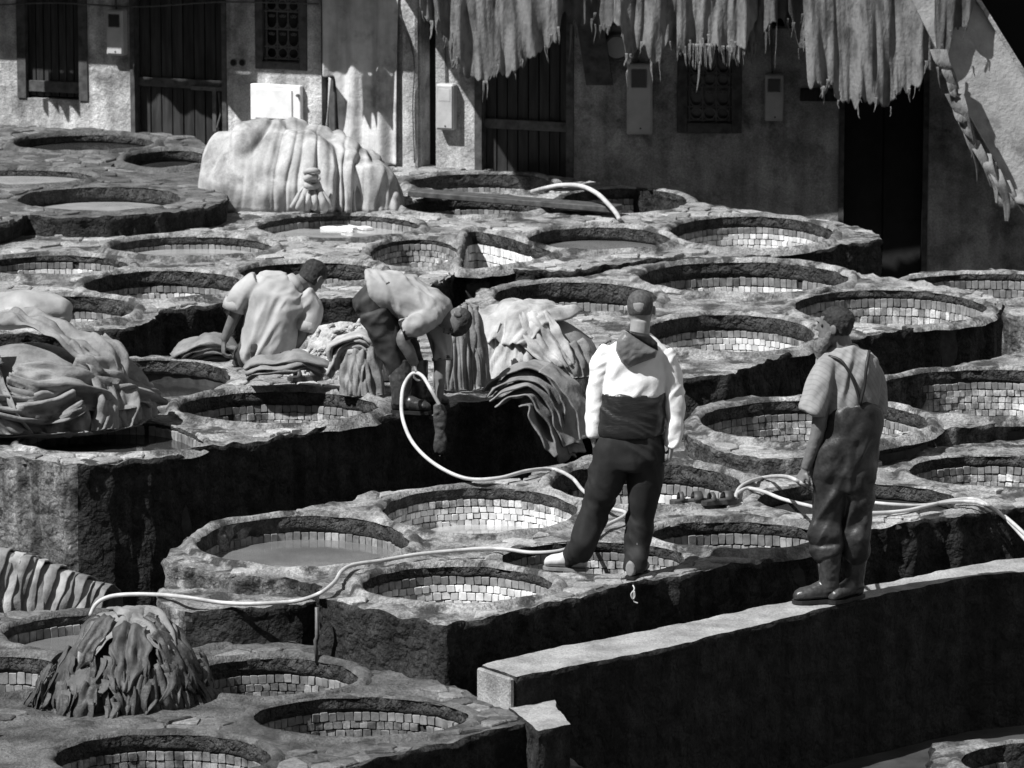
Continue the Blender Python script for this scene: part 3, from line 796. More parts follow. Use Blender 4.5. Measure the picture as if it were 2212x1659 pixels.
def grille(w, r, nx, rows, parent, scroll=False, inset=-.03, frame=.09):
    a, b, c, d = r
    fr = lambda s, n, z: w.pt(s, n, z)
    mb = MB()
    mb.box((a - .02, -.1, c - .02), (a + frame, .02, d + .02), fr, .005); mb.box((b - frame, -.1, c - .02), (b + .02, .02, d + .02), fr, .005)
    mb.box((a + frame, -.1, c - .02), (b - frame, .025, c + frame), fr, .005); mb.box((a + frame, -.1, d - frame), (b - frame, .02, d + .02), fr, .005)
    win = mb.build('window', M['wood_edge'], parent)
    MB().box((a + frame, -.14, c + frame), (b - frame, -.13, d - frame), fr).build('pane', M['glass'], win)
    g = MB()
    A, B, C, D = a + frame + .02, b - frame - .02, c + frame + .02, d - frame
    r_ = .008
    for i in range(nx + 1):
        s = A + (B - A) * i / nx
        g.tube([w.pt(s, inset, C - .03), w.pt(s, inset, D)], r_, 6)
    W = (B - A) / nx; z = C
    k = 0
    while z < D and k < 12:
        g.tube([w.pt(A - .02, inset, z), w.pt(B + .02, inset, z)], r_, 6)
        if rows[k % len(rows)] == 'o':
            for i in range(nx):
                cs, cz = A + W * (i + .5), z + W * .5
                g.tube([w.pt(cs + W * .44 * math.cos(t), inset, cz + W * .44 * math.sin(t)) for t in np.linspace(0, 2 * math.pi, 17)], r_ * .8, 5)
            z += W
        else:
            for i in range(nx):
                cs = A + W * (i + .5)
                g.tube([w.pt(cs + W * .44 * math.cos(t), inset, z + W * .5 + W * .44 * math.sin(t)) for t in np.linspace(math.pi, 2 * math.pi, 9)], r_ * .8, 5)
                for q in (-1, 1):
                    g.tube([w.pt(cs + q * (W * .1 + .05 * W * u * math.cos(u * 2)), inset, z + W * (1.15 + .06 * u * math.sin(u * 2))) for u in np.linspace(0, 3.2, 9)], r_ * .7, 5)
            z += W * 1.5
        k += 1
    g.build('grille', M['iron'], win)
grille(WL, oL['window'], 3, ['o', 'u', 'u', 'o'], bld, frame=.055)
grille(WR, oR['window'], 3, ['o', 'u'], bld, frame=.07)
# plaster strips, drain pipe and the two small holes beside the window
fL = lambda s, n, z: WL.pt(s, n, z)
s0, z0 = WL.loc(668, 300)
MB().box((WL.loc(706, 100)[0], -.12, -.1), (WL.loc(722, 100)[0], -.02, ZT), fL, .01).build('downpipe', M['iron'], bld)
for x in (505, 524):
    s, z = WL.loc(x, 135)
    mb = MB()
    mb.tube([WL.pt(s, -.01, z), WL.pt(s, .012, z)], .033, 14)
    hobj = mb.build('pipe_hole', M['wood_edge'], bld)
    MB().tube([WL.pt(s, .0125, z), WL.pt(s, .014, z)], .026, 14).build('hole', M['void'], hobj)
# rounded pier left of the recess, and ledge bracket over the second door
s0 = WL.loc(872, 200)[0]; s1 = WL.loc(905, 200)[0]
MB().box((s0, .002, -.1), (s1, .05, ZT), fL, .02).build('pier', M['plaster'], bld)
fR = lambda s, n, z: WR.pt(s, n, z)
q0 = WR.loc(1262, 182); q1 = WR.loc(1306, 60)
MB().add([WR.pt(*a) for a in [(q0[0] - .12, .3, q1[1] + .5), (q0[0] + .12, .3, q1[1] + .5), (q0[0] + .26, .06, q0[1]), (q0[0] + .02, .06, q0[1]), (q0[0] - .12, .0, q1[1] + .5), (q0[0] + .12, .0, q1[1] + .5), (q0[0] + .26, .0, q0[1]), (q0[0] + .02, .0, q0[1])]],
    [(0, 3, 2, 1), (4, 5, 6, 7), (0, 1, 5, 4), (1, 2, 6, 5), (2, 3, 7, 6), (3, 0, 4, 7)]).build('bracket', M['wood_edge'], bld)
MB().box((WR.loc(1728, 215)[0], .0, zR(1770, 216)), (WR.loc(1815, 215)[0], .10, zR(1770, 190)), fR, .008).build('lintel_end', M['wood'], bld)
# gallery floor over the right half and narrow eave over the left half (both above the picture)
MB().box((0, 0, 0), (1, 1, 1), lambda u, v, z: ((-1.55 + u * 10.3), 43.55 + v * 1.9, 2.75 + z * .22)).build('gallery_floor', M['concrete'], bld)
MB().box((0, .002, 2.55), (WL.L - 2.1, .92, 2.7), fL).build('eave', M['concrete'], bld)
MB().box((0, -8, ZT), (WL.L, .1, ZT + .2), fL).build('roof', M['concrete'], bld)
MB().box((0, -8, ZT), (WR.L, .1, ZT + .2), fR).build('roof', M['concrete'], bld)
fix(bld)
for c in bld.children: fix_ = None

# sagging cables along the wall
for k, (w, pts) in enumerate([(WL, [(-40, 12), (120, 6), (300, 14), (480, 4), (690, 8)]), (WL, [(870, 30), (900, 120), (898, 230), (902, 350)]), (WR, [(1250, 40), (1400, 60), (1600, 50), (1800, 66), (2000, 52)])]):
    q = spline([w.pt(w.loc(x, y)[0], .07 if k == 1 else .02, w.loc(x, y)[1]) for x, y in pts], .08)
    v_, f_ = tube_geo(q, .007, 6); o_ = tag(obj('cable', v_, f_, M['iron']), ['thin cable sagging along the left wall above the doors', 'thin cable running down the pier left of the recess', 'thin cable sagging along the right wall behind the hides'][k], 'cable')
# meter boxes on the wall
def meter_box(w, x0, x1, y0, y1, m, label, window=True, depth=.11, lower=None, win=(.14, .86, .62, .92)):
    a, b, c, d = rectpx(w, x0, x1, y0, y1, depth)
    fr = lambda s, n, z: w.pt(s, n, z)
    root = empty('meter_box', w.pt((a + b) / 2, 0, c), label, 'meter box', 'meter boxes on the plaster wall')
    MB().box((a, 0, c), (b, depth, d), fr, .012).build('case', M[m], root, smooth=False)
    W, H = b - a, d - c
    MB().box((a + W * .06, depth - .005, c + H * .04), (b - W * .06, depth + .006, d - H * .03), fr, .004).build('cover', M[m], root)
    if window:
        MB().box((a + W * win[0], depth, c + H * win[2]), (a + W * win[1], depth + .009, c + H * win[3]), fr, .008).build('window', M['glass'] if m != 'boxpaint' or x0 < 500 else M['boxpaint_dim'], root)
    v_, f_ = tube_geo(spline([w.pt((a + b) / 2 - .02, .02, d - .02), w.pt((a + b) / 2 - .03, .018, d + .5), w.pt((a + b) / 2 - .015, .018, d + 1.1), w.pt((a + b) / 2 - .02, .018, d + 1.7)], .1), .009, 6)
    obj('conduit', v_, f_, M['iron'], root)
    MB().tube([w.pt((a + b) / 2 + .01, depth, c + H * .09), w.pt((a + b) / 2 + .01, depth + .01, c + H * .09)], .008, 8).build('lock', M['wood'], root)
    fix(root)
meter_box(WL, 229, 265, 22, 120, 'boxpaint', 'meter box between the shuttered window and the plank door')
meter_box(WL, 941, 979, 182, 281, 'boxpaint', 'bright sunlit meter box left of the shaded plank door')
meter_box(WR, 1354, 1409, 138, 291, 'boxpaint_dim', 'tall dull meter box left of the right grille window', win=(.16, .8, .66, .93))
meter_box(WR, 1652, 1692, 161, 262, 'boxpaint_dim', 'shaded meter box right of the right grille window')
# white cabinet half hidden by the mound
a, b, c, d = rectpx(WL, 539, 647, 184, 262, .09)
wb = empty('wall_cabinet', WL.pt((a + b) / 2, 0, c), 'white flat cabinet on the wall above the covered mound', 'cabinet')
mb = MB(); t = .03
mb.box((a, 0, c), (b, .07, d), fL, .006); wc = mb.build('case', M['whitebox'], wb)
MB().box((a + .05, .06, c + .02), (b - .08, .085, d - .04), fL, .006).build('door', M['whitebox'], wb)
MB().tube([WL.pt(b - .02, .07, c + .25), WL.pt(b - .02, .1, c + .25)], .015, 8).build('hinge', M['iron'], wb)
fix(wb)
# round lid hung beside the bracket
s, z = WR.loc(1333, 102)
rl = empty('round_lid', WR.pt(s, 0, z - .12), 'round metal lid hung on the shaded wall under the hides', 'lid')
MB().tube([WR.pt(s + .115 * math.cos(t), .03, z + .115 * math.sin(t)) for t in np.linspace(0, 2 * math.pi, 25)], .017, 8).build('ring', M['iron'], rl, True)
MB().tube([WR.pt(s, .005, z), WR.pt(s, .03, z)], .105, 24).build('disc', M['boxpaint_dim'], rl)
fix(rl)

# staircase flank at the right
st = empty('stair_flank', PY(2150, 600, 43.1), 'sunlit slanting side of an outdoor stair at the upper right', 'stair')
def prism_px(pts, Y, th, name, m, parent):
    f = [tuple(PY(x, y, Y)) for x, y in pts]; n = len(f)
    v = f + [(a, b + th, c) for a, b, c in f]
    return obj(name, v, [tuple(range(n - 1, -1, -1)), tuple(range(n, 2 * n))] + [(i, (i + 1) % n, n + (i + 1) % n, n + i) for i in range(n)], m, parent, smooth=False)
prism_px([(1985, -160), (2112, 0), (2215, 168), (2420, 470), (2420, 800), (2212, 452), (2090, 240), (2030, 120), (1940, -60)], 43.2, .9, 'flank', M['concrete'], st)
prism_px([(1985, -170), (2112, -12), (2215, 153), (2420, 455), (2420, 475), (2215, 172), (2112, 4), (1985, -156)], 43.15, 1.0, 'coping', M['plaster_dark'], st)
fix(st)

# the other sides of the yard (outside the picture): unseen houses, sized to cut the sky light
def house(x0, x1, y0, y1, h, label):
    root = empty('unseen_house', ((x0 + x1) / 2, (y0 + y1) / 2, GZ), label, 'building', 'unseen houses cutting the sky light')
    MB().box((x0, y0, GZ), (x1, y1, h)).build('wall', M['plaster_dark'], root)
    MB().box((x0 - .1, y0 - .1, h), (x1 + .1, y1 + .1, h + .25)).build('roof', M['concrete'], root)
    fix(root)
house(-24, -13.5, 4, 60, 10.5, 'unseen plastered house left of the yard, cutting sky light')
house(9, 20, 2, 60, 15.0, 'unseen plastered house right of the yard, cutting sky light')
house(-30, 30, -14, -1.2, 5.2, 'unseen plastered house below the viewpoint, cutting sky light')
house(-30, 30, -24, -15, 17, 'unseen tall plastered house behind the viewpoint, cutting sky light')
# ================================================================== hides: small cloth solver
M['hide_white'] = mat('limed_hide_pale', .22, .42, 7, rough=.75, bump=.5, bscale=30, bdist=.012, spots=.36, spotcol=.3, spotscale=6)
M['mound_sheet'] = mat('soiled_canvas_sheet', .24, .44, 4, rough=.85, bump=.35, bscale=22, bdist=.015, spots=.40, spotcol=.17, spotscale=3, grain=.12, streak=.25)
M['hide_mid'] = mat('limed_hide_grey', .11, .24, 7, rough=.7, bump=.5, bscale=35, bdist=.012, spots=.36, spotcol=.15, spotscale=7)
M['hide_dim'] = mat('wet_hide_grey', .12, .24, 7, rough=.55, bump=.5, bscale=35, bdist=.012, spots=.36, spotcol=.08, spotscale=7)
M['hide_dark'] = mat('dyed_hide_dark', .025, .08, 8, rough=.5, bump=.6, bscale=35, bdist=.012, spots=.35, spotcol=.16, spotscale=7)
M['hide_shag'] = mat('torn_hide_grey', .035, .10, 7, rough=.6, bump=.5, bscale=35, bdist=.012, spots=.36, spotcol=.03, spotscale=7)
M['hide_hang'] = mat('drying_hide', .07, .22, 5, rough=.85, bump=.8, bscale=30, bdist=.02, spots=.38, spotcol=.08, spotscale=5, stretch=(1.6, 1, .7))
M['hide_hang2'] = mat('drying_hide_darker', .04, .13, 5, rough=.85, bump=.8, bscale=30, bdist=.02, spots=.38, spotcol=.05, spotscale=5, stretch=(1.6, 1, .7))
M['fleece'] = mat('wet_fleece', .3, .6, 14, rough=.8, bump=1, bscale=45, bdist=.03, spots=.4, spotcol=.18, spotscale=12)
M['sack'] = mat('pale_plastic_sack', .24, .34, 5, rough=.45, bump=.3, bscale=12, bdist=.02)

def cloth(p, rx, ry, ell, floor=-9, steps=110, iters=5, pin=None, fric=.6, bend=.12, g=9.8, dt=.016, damp=.985, boxes=(), stitch=(), hold=0):
    "p: n x m x 3 start positions; rx, ry: rest lengths; ell: list of (centre, radii)"
    p = p.copy(); q = p.copy()
    sq = math.hypot(rx, ry)
    ell = [(np.array(c, float), np.array(r, float)) for c, r in ell]
    def con(a, b, L, k):
        d = b - a; l = np.sqrt((d * d).sum(-1, keepdims=True)) + 1e-9
        c = d * (k * .5 * (l - L) / l)
        return c
    if len(stitch):
        st_ = np.array(stitch, float); sa = (st_[:, 0].astype(int), st_[:, 1].astype(int)); sb = (st_[:, 2].astype(int), st_[:, 3].astype(int)); sl = st_[:, 4:5]
    for s in range(steps):
        v = (p - q) * damp
        q = p.copy()
        p = p + v; p[..., 2] -= g * dt * dt
        for it in range(iters):
            for st in (0, 1):
                a, b = p[st:-1:2], p[st + 1::2]; n = min(len(a), len(b))
                c = con(a[:n], b[:n], ry, 1.0); a[:n] += c; b[:n] -= c
                a, b = p[:, st:-1:2], p[:, st + 1::2]; n = min(a.shape[1], b.shape[1])
                c = con(a[:, :n], b[:, :n], rx, 1.0); a[:, :n] += c; b[:, :n] -= c
            for a, b, L, k in ((p[:-1, :-1], p[1:, 1:], sq, .25), (p[:-1, 1:], p[1:, :-1], sq, .25), (p[:-2], p[2:], 2 * ry, bend), (p[:, :-2], p[:, 2:], 2 * rx, bend)):
                c = con(a, b, L, k); a += c; b -= c
            if len(stitch) and s > hold:
                d = p[sb] - p[sa]; l = np.sqrt((d * d).sum(-1, keepdims=True)) + 1e-9
                c = d * (np.minimum(.03, .25 * np.maximum(0, l - sl)) / l)
                p[sa] += c; p[sb] -= c
            if pin is not None: p[pin] = q[pin]
        for c, r in ell:
            u = (p - c) / r; l = np.sqrt((u * u).sum(-1))
            k = l < 1
            if k.any():
                p[k] = c + u[k] / (l[k][:, None] + 1e-9) * r
                q[k] += (p[k] - q[k]) * fric
        for lo, hi in boxes:
            k = ((p > lo) & (p < hi)).all(-1)
            if k.any():
                pk = p[k]; dz = hi[2] - pk[:, 2]; dy = pk[:, 1] - lo[1]; dx0 = pk[:, 0] - lo[0]; dx1 = hi[0] - pk[:, 0]
                m = np.argmin(np.column_stack([dz, dy, dx0, dx1]), 1)
                pk[m == 0, 2] = hi[2]; pk[m == 1, 1] = lo[1]; pk[m == 2, 0] = lo[0]; pk[m == 3, 0] = hi[0]
                p[k] = pk; q[k] += (p[k] - q[k]) * fric
        k = p[..., 2] < floor
        if k.any():
            p[..., 2][k] = floor; q[k] += (p[k] - q[k]) * fric
    return p
def stitches(n, m, count, span, L, seed):
    rg = random.Random(seed); out = []
    for _ in range(count):
        k = rg.randint(*span); i, j = rg.randrange(2, n - 2), rg.randrange(2, m - 2); a = rg.uniform(0, math.pi)
        i2, j2 = int(i + k * math.sin(a)), int(j + k * math.cos(a))
        if 1 <= i2 < n - 1 and 1 <= j2 < m - 1: out.append((i, j, i2, j2, L))
    return out
def grid_faces(n, m, mask=None):
    f = [(i * m + j, i * m + j + 1, (i + 1) * m + j + 1, (i + 1) * m + j) for i in range(n - 1) for j in range(m - 1)]
    if mask is not None:
        mk = mask.reshape(-1); f = [t for t in f if all(mk[a] for a in t)]
    return f
def upsample(p, k=2):
    n, m = p.shape[:2]
    a = np.linspace(0, n - 1, (n - 1) * k + 1); b = np.linspace(0, m - 1, (m - 1) * k + 1)
    i = np.minimum(a.astype(int), n - 2); t = (a - i)[:, None, None]; p = p[i] * (1 - t) + p[i + 1] * t
    j = np.minimum(b.astype(int), m - 2); t = (b - j)[None, :, None]; p = p[:, j] * (1 - t) + p[:, j + 1] * t
    return p
def grid_normals(p):
    nn = np.cross(np.gradient(p, axis=1), np.gradient(p, axis=0)); nn /= np.linalg.norm(nn, axis=-1, keepdims=True) + 1e-9
    c = p.reshape(-1, 3).mean(0); 
    if ((p - c) * nn).sum() < 0: nn = -nn
    return nn
def folds(p, seed, amp, fu, fv, warp=.5, ramp=None, pull=.35, rot=0.0):
    "billowing folds: round ridges, sharp valleys, pushed out of the sheet and a little sideways"
    n, m = p.shape[:2]
    u, v = np.meshgrid(np.linspace(0, 1, m), np.linspace(0, 1, n))
    u, v = u * math.cos(rot) - v * math.sin(rot), u * math.sin(rot) + v * math.cos(rot)
    z = np.full(n * m, seed)
    w1 = fbm(np.column_stack([u.ravel() * 3, v.ravel() * 3, z]), 1, 2) * warp
    w2 = fbm(np.column_stack([u.ravel() * 3, v.ravel() * 3, z + 31]), 1, 2) * warp
    q = np.column_stack([(u.ravel() + w1) * fu, (v.ravel() + w2) * fv, z])
    a = np.exp(-(pnoise(q) * 4.2) ** 2)
    b = np.exp(-(pnoise(q * np.array([1.5, 1.2, 1]) + 5) * 4.2) ** 2)
    h = a * .75 + b * .4
    big = fbm(np.column_stack([u.ravel() * 2.2, v.ravel() * 2.2, z + 7]), 1, 2)
    h = (h + big * .7).reshape(n, m) * amp
    if ramp is not None: h = h * ramp
    nn = grid_normals(p)
    s = (fbm(q, .8, 2, 17) * amp * pull * 2).reshape(n, m)
    tu = np.gradient(p, axis=1); tu /= np.linalg.norm(tu, axis=-1, keepdims=True) + 1e-9
    return p + nn * h[..., None] + tu * s[..., None]
def sheet(name, p, m, parent=None, th=.006, mask=None, sub=1):
    n, k = p.shape[:2]
    o = obj(name, p.reshape(-1, 3), grid_faces(n, k, mask), m, parent)
    if mask is not None:
        bm = bmesh.new(); bm.from_mesh(o.data)
        bmesh.ops.delete(bm, geom=[v for v in bm.verts if not v.link_faces], context='VERTS'); bm.to_mesh(o.data); bm.free()
    if sub: o.modifiers.new('sub', 'SUBSURF').levels = sub; o.modifiers['sub'].render_levels = sub
    s = o.modifiers.new('solid', 'SOLIDIFY'); s.thickness = th; s.offset = 0
    return o
def ragged(n, m, seed, amp=.16, base=.42):
    "mask of a hide-shaped outline in an n x m grid"
    u, v = np.meshgrid(np.linspace(-1, 1, m), np.linspace(-1, 1, n))
    a = np.arctan2(v, u)
    r = np.maximum(np.abs(u), np.abs(v))
    lim = .9 + .22 * fbm(np.column_stack([np.cos(a).ravel() * 2.2, np.sin(a).ravel() * 2.2, np.full(n * m, seed)]), 1, 3).reshape(n, m)
    return r < np.minimum(lim, 1.01)
def flat(n, m, c, sx, sy, z, rot=0.0, noise=.02, seed=0.0, squeeze=1.0):
    u, v = np.meshgrid(np.linspace(-.5, .5, m) * sx, np.linspace(-.5, .5, n) * sy)
    x = (u * math.cos(rot) - v * math.sin(rot)) * squeeze + c[0]; y = (u * math.sin(rot) + v * math.cos(rot)) * squeeze + c[1]
    p = np.stack([x, y, np.full_like(x, z)], -1)
    p[..., 2] += (fbm(p.reshape(-1, 3), 5, 2, seed) * noise * 3).reshape(n, m)
    p[..., 0] += (fbm(p.reshape(-1, 3), 4, 2, seed + 5) * noise).reshape(n, m)
    return p
def blob(name, ells, floor, m, parent, amp=.03, sc=4, seed=0, vox=.03):
    "inner body of a heap: union of ellipsoids, lumpy"
    bm = bmesh.new()
    for c, r in ells:
        bmesh.ops.create_icosphere(bm, subdivisions=4, radius=1, matrix=Matrix.Translation(c) @ Matrix.Diagonal((*r, 1)))
    me = bpy.data.meshes.new(name); bm.to_mesh(me); bm.free()
    n = len(me.vertices); co = np.empty(n * 3); me.vertices.foreach_get('co', co); co = co.reshape(-1, 3)
    nn = np.empty(n * 3); me.vertices.foreach_get('normal', nn); nn = nn.reshape(-1, 3)
    co += nn * (fbm(co, sc, 3, seed) * amp)[:, None]
    co[:, 2] = np.maximum(co[:, 2], floor)
    me.vertices.foreach_set('co', co.ravel()); me.materials.append(m)
    me.polygons.foreach_set('use_smooth', np.ones(len(me.polygons), bool)); me.update()
    return link(bpy.data.objects.new(name, me), parent)


def hide_band(c, r, az, el, head, length, half, layer, nf, amp, m, label=None, parent=None, seed=0.0, floor=-9, group=None, name='heaped_hide', taper=.25, curve=0.0, res=1.0, rag=.12, lump=0.0):
    "a skin thrown over a rounded heap: soft folds run along it, the edges are loose"
    c = np.array(tuple(c), float); r = np.array(r, float)
    s0 = np.array((math.cos(az) * math.cos(el), math.sin(az) * math.cos(el), math.sin(el)))
    dn = np.array((math.cos(az) * math.sin(el), math.sin(az) * math.sin(el), -math.cos(el))); ea = np.array((-math.sin(az), math.cos(az), 0))
    t0 = math.cos(head) * dn + math.sin(head) * ea
    R = r.mean(); n = max(14, int(length * R / .016 * res)); k = max(10, int(2 * half * R / .012 * res))
    A, B = np.meshgrid(np.linspace(0, 1, n), np.linspace(-1, 1, k), indexing='ij')
    cu = curve * A ** 2
    edge = 1 + rag * fbm(np.column_stack([A.ravel() * 4, np.sign(B).ravel() * 3, np.full(A.size, seed)]), 1, 2).reshape(A.shape)
    be = B * half * edge * (1 - taper * np.abs(2 * A - .8) ** 2) + cu
    aa = A * length * (1 + .10 * fbm(np.column_stack([B.ravel() * 2, np.zeros(A.size), np.full(A.size, seed + 3)]), 1, 2).reshape(A.shape))
    sd = np.cross(s0, t0)
    p = np.cos(aa)[..., None] * s0 + np.sin(aa)[..., None] * t0
    q = np.cos(be)[..., None] * p + np.sin(be)[..., None] * sd
    nrm = q / r; nrm /= np.linalg.norm(nrm, axis=-1, keepdims=True)
    ph = fbm(np.column_stack([A.ravel() * 1.6, B.ravel() * .7, np.full(A.size, seed + 9)]), 1, 2).reshape(A.shape)
    f = .5 - .5 * np.cos(2 * np.pi * (nf * (B * .5 + .5) + 1.1 * ph + .35 * np.sin(3 * A + seed)))
    f2 = np.exp(-(fbm(np.column_stack([A.ravel() * 2.0, B.ravel() * nf * .9, np.full(A.size, seed + 21)]), 1, 1).reshape(A.shape) * 4) ** 2)
    big = fbm(np.column_stack([A.ravel() * 2.5, B.ravel() * 1.5, np.full(A.size, seed + 33)]), 1, 2).reshape(A.shape)
    cr = np.exp(-(fbm(np.column_stack([A.ravel() * 1.6, B.ravel() * nf * 1.3, np.full(A.size, seed + 47)]), 1, 1).reshape(A.shape) * 7) ** 2)
    h = layer + amp * (f ** .8 * .8 + f2 * .5 + big * .5 - cr * .55)
    w = c + r * q + nrm * h[..., None]
    if lump: w = w + nrm * (fbm(w.reshape(-1, 3), 2.4, 3, 5.5).reshape(A.shape) * lump)[..., None]
    w[..., 2] = np.maximum(w[..., 2], floor + .01 + h * .4)
    o = sheet(name, w, m, parent, .006, sub=0)
    if label: tag(o, label, 'hide', group)
    return o
# --- mound under a pale sheet (rear terrace)
def Xat(px, Y): return (px - CX) / FPX * (Y * math.cos(PITCH) + 1.15)     # close enough for a lateral place at depth Y
def mound():
    Y = 43.0
    c1 = np.array((PY(585, 440, Y).x, Y + .1, Z5 + .02)); c2 = np.array((PY(735, 440, Y).x, Y, Z5))
    ell = [(c1, (.58, .5, .78)), (c2, (.46, .45, .62)), ((c1 + c2) / 2, (.6, .45, .70))]
    root = empty('covered_mound', (c1[0], Y, Z5), 'big rounded mound of hides under a pale draped sheet', 'mound')
    blob('heaped_hides', [(c, tuple(np.array(r) * .8)) for c, r in ell], Z5, M['hide_mid'], root, .0, 4, 2)
    nu, nf_ = 260, 110
    xl, xr = PY(419, 440, Y).x, PY(873, 440, Y).x
    px_ = np.array([419, 424, 438, 468, 520, 590, 660, 720, 780, 830, 858, 868, 873]); pz_ = np.array([0, .2, .5, .76, .95, 1.0, .93, .82, .69, .52, .30, .14, 0])
    U, F = np.meshgrid(np.linspace(0, 1, nu), np.linspace(0, math.pi, nf_))
    prof = np.interp(419 + 454 * U, px_, pz_) + .0
    kern = np.ones(9) / 9; prof = np.apply_along_axis(lambda r_: np.convolve(np.pad(r_, 4, mode='edge'), kern, 'valid'), 1, prof)
    d_ = np.sqrt(np.clip(1 - (2 * U - 1) ** 2, 0, 1)) ** .5
    X = xl + (xr - xl) * U; YY = Y + .1 - .55 * d_ * np.sign(np.cos(F)) * np.abs(np.cos(F)) ** .8; ZZ = Z5 + .005 + .78 * prof * np.abs(np.sin(F)) ** .75
    p = np.stack([X, YY, ZZ], -1)
    nn = grid_normals(p); q_ = p.reshape(-1, 3)
    down = 1 - np.abs(np.sin(F)) ** 1.5 * .85
    right = np.clip((U - .2) / .45, .12, 1)
    sw = fbm(q_, 1.6, 2, 3.).reshape(U.shape)
    def cre(k, b, c, w): return np.exp(-(pnoise(np.column_stack([((U + .05 * sw - .10 * np.sin(F) * (1 - right)) * k).ravel(), (F * b).ravel(), np.full(U.size, c)])).reshape(U.shape) * w) ** 2)
    h = .10 * fbm(q_, 2.2, 2, 1.).reshape(U.shape) + .010 * fbm(q_, 6, 2, 8.).reshape(U.shape)
    h += down * right * (.035 * cre(9, .3, 2.2, 3) - .10 * cre(10, .22, 7.7, 9) - .05 * cre(16, .26, 11.3, 10))
    h -= .04 * cre(5, .9, 21.5, 11) 
    h *= np.clip(np.minimum(U, 1 - U) * 14, 0, 1)
    p = p + nn * h[..., None]
    p[..., 2] = np.maximum(p[..., 2], Z5 + .004)
    sheet('cover_sheet', p, M['mound_sheet'], root, .006, sub=0)
    fix(root)
    # wrung cloth in front of it
    root = empty('twisted_cloth', P(672, 448, Z5), 'twisted pale cloth propped against the covered mound', 'cloth')
    rg = random.Random(3)
    for k in range(9):
        x = 640 + k * 8.5 + rg.uniform(-5, 5)
        top = (676 + rg.uniform(-9, 9), 366 + rg.uniform(0, 34))
        pts = [PY(x + (k - 4) * 2, 452 - abs(k - 4) * .6, 42.35), PY(x + 2, 432, 42.33 - .03 * (k % 2)), PY(x * .75 + top[0] * .25, 415, 42.38), PY(x * .4 + top[0] * .6, 400, 42.42), PY(*top, 42.44)]
        v, f = tube_geo(spline(pts, .02), [(.018 + .014 * (k * 7 % 5) / 4) * (1.1 - .4 * t) * (1 + .25 * math.sin(t * 9 + k)) for t in np.linspace(0, 1, len(spline(pts, .02)))], 8)
        obj('fold', v, f, M['hide_white'], root)
    for k in range(3):
        pts = [PY(674 + 13 * math.cos(a + k), 372 + k * 14 - 4 * math.sin(a + k), 42.36 - .05 * math.sin(a)) for a in np.linspace(0, 5.5, 9)]
        v, f = tube_geo(spline(pts, .02), .026, 8); obj('fold', v, f, M['hide_white'], root)
    fix(root)
mound()

# --- crumpled hides at the left
def heap(name, label, cat, ell, floor, sheets, inner, group=None, seed=0, FA=.085):
    root_c = np.mean([c for c, r in ell], 0)
    base = empty(name, (root_c[0], root_c[1], floor), label, cat)
    blob('packed_hides', ell, floor, inner, base, .02, 5, seed)
    fix(base)
    for k, (lab, c, sx, sy, z, rot, sq, m, n, extra) in enumerate(sheets):
        p = flat(n, int(n * sx / sy), c, sx, sy, z, rot, .05, seed + k * 3.1, sq)
        e2 = [(cc, tuple(np.array(r) + .012 * (k + 1))) for cc, r in ell]
        mm = p.shape[1]
        p = cloth(p, sx / (mm - 1), sy / (n - 1), e2, floor + .006 * (k + 1), steps=extra, iters=6, fric=.8, bend=.05, stitch=stitches(n, mm, 46, (9, 20), .05, int(seed) + k), hold=12)
        p = folds(upsample(p, 2), seed + k * 5.3, FA, 5.0, .9, .12, rot=k * 1.1)
        o = sheet('crumpled_hide', p, m, None, .008, ragged(p.shape[0], p.shape[1], seed + k * 1.7), sub=0)
        tag(o, lab, 'hide', group)
def left_pile():
    Y = 33.15
    c = np.array((PY(62, 900, Y).x, Y, Z2 - .04)); r = (.78, .6, .62)
    base = empty('hide_heap', (c[0], Y, Z2), 'packed core of the hide heap at the left edge', 'heap')
    blob('packed_hides', [(c, tuple(np.array(r) * .94))], Z2, M['hide_dim'], base, .03, 4, 3); fix(base)
    D = math.radians
    spec = [  # az, el, heading, length, half width, layer, folds, amp, curve, where
     (-165, 12, 85, 95, 15, .01, 2, .06, .2, 'low along the front of the left heap, by the water'),
     (-75, 30, 25, 58, 15, .02, 2, .08, -.35, 'down the front middle of the left heap'),
     (-35, 32, 0, 62, 15, .03, 2.5, .07, .25, 'down the right flank of the left heap, its tip near the water'),
     (-8, 38, 0, 66, 14, .03, 2, .07, .0, 'down the far right end of the left heap'),
     (-125, 32, -25, 58, 17, .04, 2, .09, .4, 'down the left front of the left heap'),
     (-95, 40, 75, 62, 12, .06, 1.6, .09, .35, 'bunched across the front of the left heap'),
     (-50, 50, 48, 60, 13, .07, 2, .08, .4, 'slanting across the right middle of the left heap'),
     (-110, 55, -50, 62, 12, .08, 1.6, .085, -.4, 'curling across the upper front of the left heap'),
     (-20, 60, -15, 58, 14, .08, 2, .07, -.25, 'over the right shoulder of the left heap'),
     (-140, 60, 35, 64, 14, .09, 2, .075, .3, 'over the left shoulder of the left heap, cut by the picture edge'),
     (-62, 26, -60, 40, 10, .09, 1.4, .08, -.5, 'rolled small on the lower front of the left heap'),
     (120, 62, 185, 78, 14, .10, 1.8, .06, .3, 'folded right over the top of the left heap'),
    ]
    for k, (az, el, hd, L, w, la, nf, am, cu, wh) in enumerate(spec):
        hide_band(c, r, D(az), D(el), D(hd), D(L), D(w), la, nf, am, M['hide_mid'], 'wet grey hide ' + wh, None, 3.3 * k + 1, Z2, 'hides heaped at the left edge', curve=cu, lump=.11)
left_pile()

